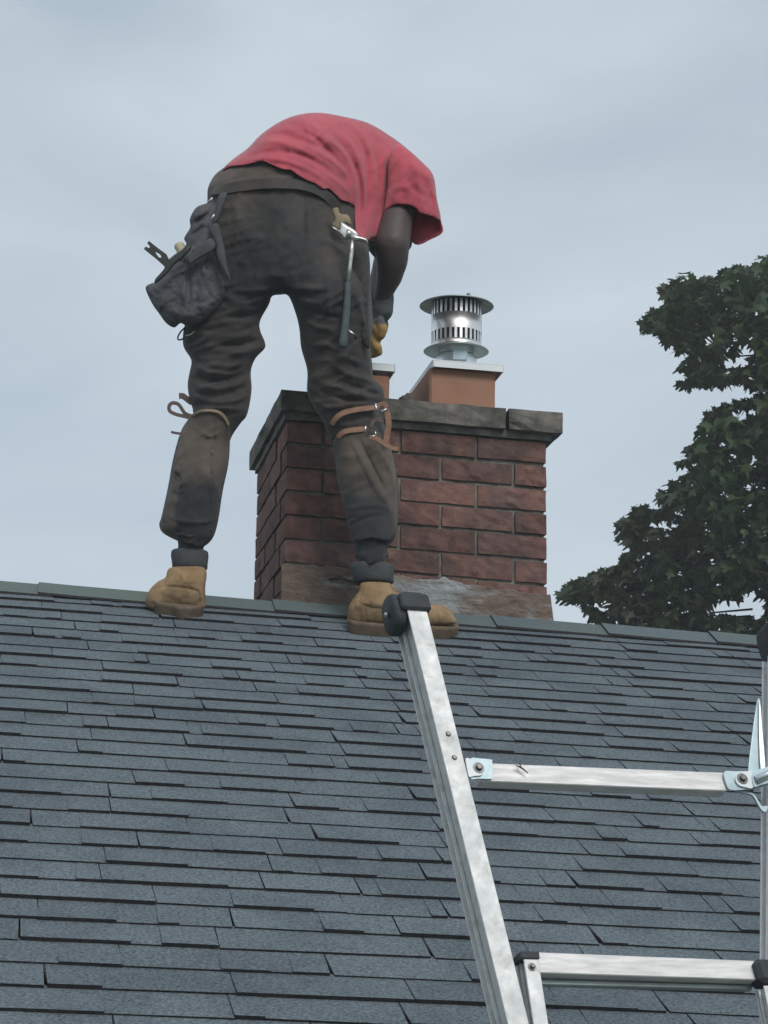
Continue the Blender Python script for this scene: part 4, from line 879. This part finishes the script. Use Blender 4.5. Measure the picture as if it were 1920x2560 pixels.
def rail(x0, y0, x1, y1, w0, w1, ext=0, nm='rail', parent=lad, depth=DEP, dof=0):
    P1, P0 = L3(x0, y0), L3(x1, y1); d = (P1-P0).normalized(); P0 = P0-d*ext
    mb = MB(); channel(mb, P0+Nd*dof, P1+Nd*dof, Wd, Nd, w1, w0, depth); return mb.build(nm, m_alu, parent, bev=.0008)
rail(1014, 1508, 1270, 2560, RWt, RWb, .6)
rail(1948, 1610, 1944, 2640, RWt, RWb, .55)
rub = MB()
def endcap(px, py, hpx, wm, nm='end_cap', full=True):
    P = L3(px, py); d = ldir; o = P-Wd*.008-Nd*.006-d*.010; mb = MB(); hh = hpx*3.0/F
    W_, D_ = Wd*(wm+.014), Nd*(DEP+.012)
    mb.hexa([o, o+W_, o+W_+D_, o+D_, o+d*hh*.8, o+W_+d*hh*.8, o+W_+D_+d*hh*.8, o+D_+d*hh*.8])
    o2 = o+d*hh*.8+Wd*.003+Nd*.004; W2, D2 = Wd*(wm+.008), Nd*(DEP+.004); mb.hexa([o2, o2+W2, o2+W2+D2, o2+D2, o2+d*hh*.2+Wd*.004+Nd*.006, o2+W2+d*hh*.2-Wd*.004+Nd*.006, o2+W2+D2+d*hh*.2-Wd*.004-Nd*.006, o2+D2+d*hh*.2+Wd*.004-Nd*.006])
    return mb.build(nm, m_rub, lad, bev=.003)
endcap(1014, 1508, 56, RWt)
# dark rubber pad on the open side of the tip (rounded disc with steel rivet)
pc = L3(1008, 1514)+Nd*.032; mb = MB(); n = 28; ring = []
for off_, sc in ((0, .94), (.004, 1), (.012, 1), (.016, .92)):
    for k in range(n):
        a = 2*math.pi*k/n; ca, sa = math.cos(a), math.sin(a); q = 1/(max(abs(ca)**3+abs(sa)**3, .3))**(1/3)
        mb.v.append(pc-Wd*(off_-.004)+Nd*(.030*sc*ca*q)+ldir*(.026*sc*sa*q))
for i in range(3):
    for k in range(n): mb.f.append((i*n+k, i*n+(k+1) % n, (i+1)*n+(k+1) % n, (i+1)*n+k)); mb.mi.append(0)
mb.f.append(tuple(range(n))); mb.f.append(tuple(3*n+k for k in range(n))); mb.mi += [0, 0]; mb.build('rubber_pad', m_rub, lad, True)
P = pc-Wd*.014; mb = MB(); mb.tube([P, P-Wd*.004], [.0045, .003], 10); mb.build('rivet', m_steel, lad, True)
P = L3(1960, 1612); o = P-Wd*.004-Nd*.006; mb = MB(); hh = 88*3.1/F; W_, D_ = Wd*(RWt+.01), Nd*(DEP+.012)
prof = [(0, 0, 1), (.55, .0, 1), (.8, .08, 1), (.95, .22, 1), (1, .4, 1)]
for (t, ins, _) in prof: q = o+ldir*hh*t+Wd*(RWt+.01)*ins*.5+Nd*.004*ins; mb.v += [q, q+W_*(1-ins), q+W_*(1-ins)+D_*(1-ins*.3), q+D_*(1-ins*.3)]
for i in range(4):
    for k in range(4): mb.f.append((i*4+k, i*4+(k+1) % 4, (i+1)*4+(k+1) % 4, (i+1)*4+k)); mb.mi.append(0)
mb.f.append((0, 1, 2, 3)); mb.f.append((16, 17, 18, 19)); mb.mi += [0, 0]; mb.build('end_cap', m_rub, lad, bev=.002)
# rungs
def bar(x0, y0, x1, y1, h0, h1, depth, nm, mt, dof=0, ribs=True, parent=lad):
    a0, a1, b0, b1 = L3(x0, y0)+Nd*dof, L3(x1, y1)+Nd*dof, L3(x0, y0+h0)+Nd*dof, L3(x1, y1+h1)+Nd*dof; mb = MB(); dv = Nd*depth
    mb.hexa([b0, b1, b1+dv, b0+dv, a0, a1, a1+dv, a0+dv]); return mb.build(nm, mt, parent, bev=.0012)
bar(1205, 1904, 1822, 1929, 46, 46, .026, 'rung', m_alus, .004)
bar(1342, 2380, 1896, 2402, 52, 48, .030, 'rung', m_alus, .000)
bar(1345, 2436, 1896, 2452, 14, 12, .012, 'rung_lip', m_dull, .02)
# brackets with bolts
def pl(nm, pts_, dof, th, mt, parent=lad):
    pv = smoothclosed(pts_, 3); n = len(pv); V_ = [L3(x, y)+Nd*dof for x, y in pv]+[L3(x, y)+Nd*(dof+th) for x, y in pv]
    mb = MB(); mb.v = V_; mb.f = [tuple(range(n)), tuple(range(2*n-1, n-1, -1))]+[(i, (i+1) % n, n+(i+1) % n, n+i) for i in range(n)]; mb.mi = [0]*len(mb.f); o = mb.build(nm, mt, parent); return o
SC = lambda x, y: (1120+x*.1326, 1860+y*.1326)
def bolt(px, py, dof, r=.0045):
    P = L3(px, py)+Nd*dof; mb = MB(); e1 = Wd; e2 = ldir; V_ = []
    for o_, rr_ in ((0, r*1.7), (-.0012, r*1.7), (-.0012, r), (-.0045, r), (-.0055, r*.7)):
        for k in range(6 if False else 12): a = 2*math.pi*k/12; V_.append(P+Nd*o_+(e1*math.cos(a)+e2*math.sin(a))*rr_)
    mb.v = V_
    for i in range(4):
        for k in range(12): mb.f.append((i*12+k, i*12+(k+1) % 12, (i+1)*12+(k+1) % 12, (i+1)*12+k)); mb.mi.append(0)
    mb.f.append(tuple(48+k for k in range(12))); mb.mi.append(0); return mb.build('bolt', m_bolt, lad)
pl('bracket', [SC(*p) for p in [(400,290),(620,280),(820,300),(830,330),(835,620),(800,660),(560,655),(410,640)]], -.001, .003, m_zinc)
pl('bracket', [SC(*p) for p in [(320,290),(400,300),(410,395),(560,400),(640,420),(665,480),(650,560),(600,610),(480,620),(405,640),(370,600),(330,400)]], -.004, .0028, m_white)
bolt(*SC(560, 465), -.004)
SD = lambda x, y: (940+x*.5907, 1420+y*.5907)
bolt(*SD(302, 707), -.001, .0035); bolt(*SD(328, 807), -.001, .0035)
pl('bracket', [SD(*p) for p in [(1472,864),(1520,862),(1590,868),(1592,932),(1560,938),(1500,940),(1482,915)]], -.001, .003, m_zinc)
pl('bracket', [SD(*p) for p in [(1535,872),(1590,868),(1592,932),(1560,932),(1530,922),(1516,895)]], -.0042, .0028, m_white)
bolt(*SD(1545, 896), -.0045)
pl('gusset', [SD(*p) for p in [(1622,548),(1632,570),(1640,700),(1648,850),(1590,866),(1580,862),(1598,700),(1612,600)]], .004, .003, m_zinc)
pl('gusset_rib', [SD(*p) for p in [(1622,560),(1628,620),(1646,840),(1628,850),(1622,700)]], -.001, .003, m_galv)
pl('brace_arm', [SD(*p) for p in [(1590,870),(1659,845),(1720,815),(1760,810),(1760,850),(1680,905),(1620,925),(1592,930)]], -.006, .012, m_zinc)
pl('brace_strap', [SD(*p) for p in [(1520,930),(1560,945),(1600,955),(1620,985),(1640,1018),(1658,1024),(1665,1000),(1640,1000),(1618,965),(1600,945),(1560,935)]], .006, .004, m_zinc)
mb = MB(); p0, p1 = L3(*SD(1600, 905)), L3(*SD(1740, 840)); mb.tube([p0-Nd*.008, p1-Nd*.008], .006, 10); mb.build('brace_rod', m_galv, lad, True)
# inner fly section rails with black plugs, down to the ground
SE = lambda x, y: (1100+x*.4943, 1860+y*.4943)
def fly(x0, y0, x1, y1, wpx0, wpx1):
    P1, P0 = L3(x0, y0)-Nd*.012, L3(x1, y1)-Nd*.012; d = (P1-P0).normalized(); L_ = 5.6; Pg = P0-d*4.6
    mb = MB(); channel(mb, Pg, P1, Wd, Nd, wpx1*2.7/F, wpx0*2.75/F, .03); mb.build('fly_rail', m_alu, lad, bev=.0008)
    mb = MB(); wv = wpx0*2.75/F; mb.box(P1-Wd*.004-Nd*.002, Wd*(wv+.006), Nd*.034, d*.010); mb.build('plug', m_rub, lad, bev=.0015); return Pg, P1, d
f1 = fly(1302, 2404, 1326, 2560, 39, 38)
bolt(1322, 2424, -.013, .003)
P1b = L3(1900, 2470); f2p = P1b
mb = MB(); mb.box(L3(1893, 2462)-Nd*.014, Wd*.04, Nd*.04, ldir*.032); mb.build('plug', m_rub, lad, bev=.006)
mb = MB(); channel(mb, L3(1900, 2620)-Nd*.012-f1[2]*4.4, P1b-Nd*.012, Wd, Nd, .022, .021, .03); mb.build('fly_rail', m_alu, lad, bev=.0008)
for k in range(1, 16):
    q = f1[1]-f1[2]*(.12+.30*k)+Wd*.022; mb = MB(); mb.box(q+Nd*.002, Wd*.285, Nd*.024, f1[2]*.022); mb.build('rung', m_alus, lad)
lad.location = (f1[0].x, f1[0].y, 0)
for ch in lad.children: ch.matrix_parent_inverse = Matrix.Translation(-lad.location)
# dry twig on the rung
tw_ = thing('twig', 'dry forked twig lying on the upper ladder crossbar', 'twig', L3(*SC(1350, 420)))
mb = MB(); T3 = lambda x, y: L3(*SC(x, y))-Nd*.004
mb.tube([T3(1260,420), T3(1330,450), T3(1400,490), T3(1490,570)], [.0006, .0012, .0012, .0006], 6); mb.tube([T3(1330,370), T3(1350,440), T3(1370,470)], [.0007, .001, .001], 6); mb.build('stem', m_leab, tw_)

# ------------------------------------------------------------------ haze volume added to lift the darks, like a lens veil
hm = bpy.data.materials.new('veil_haze'); hm.use_nodes = True; t_ = hm.node_tree; t_.nodes.remove(t_.nodes['Principled BSDF'])
pv_ = t_.nodes.new('ShaderNodeVolumePrincipled'); pv_.inputs['Density'].default_value = .004; pv_.inputs['Color'].default_value = (.93, .96, 1, 1); t_.links.new(pv_.outputs[0], t_.nodes['Material Output'].inputs['Volume'])
mb = MB(); mb.box((-g-2, -g-2, -1), (2*g+4, 0, 0), (0, 2*g+4, 0), (0, 0, 20)); mb.build('added_haze', hm, kind='stuff')
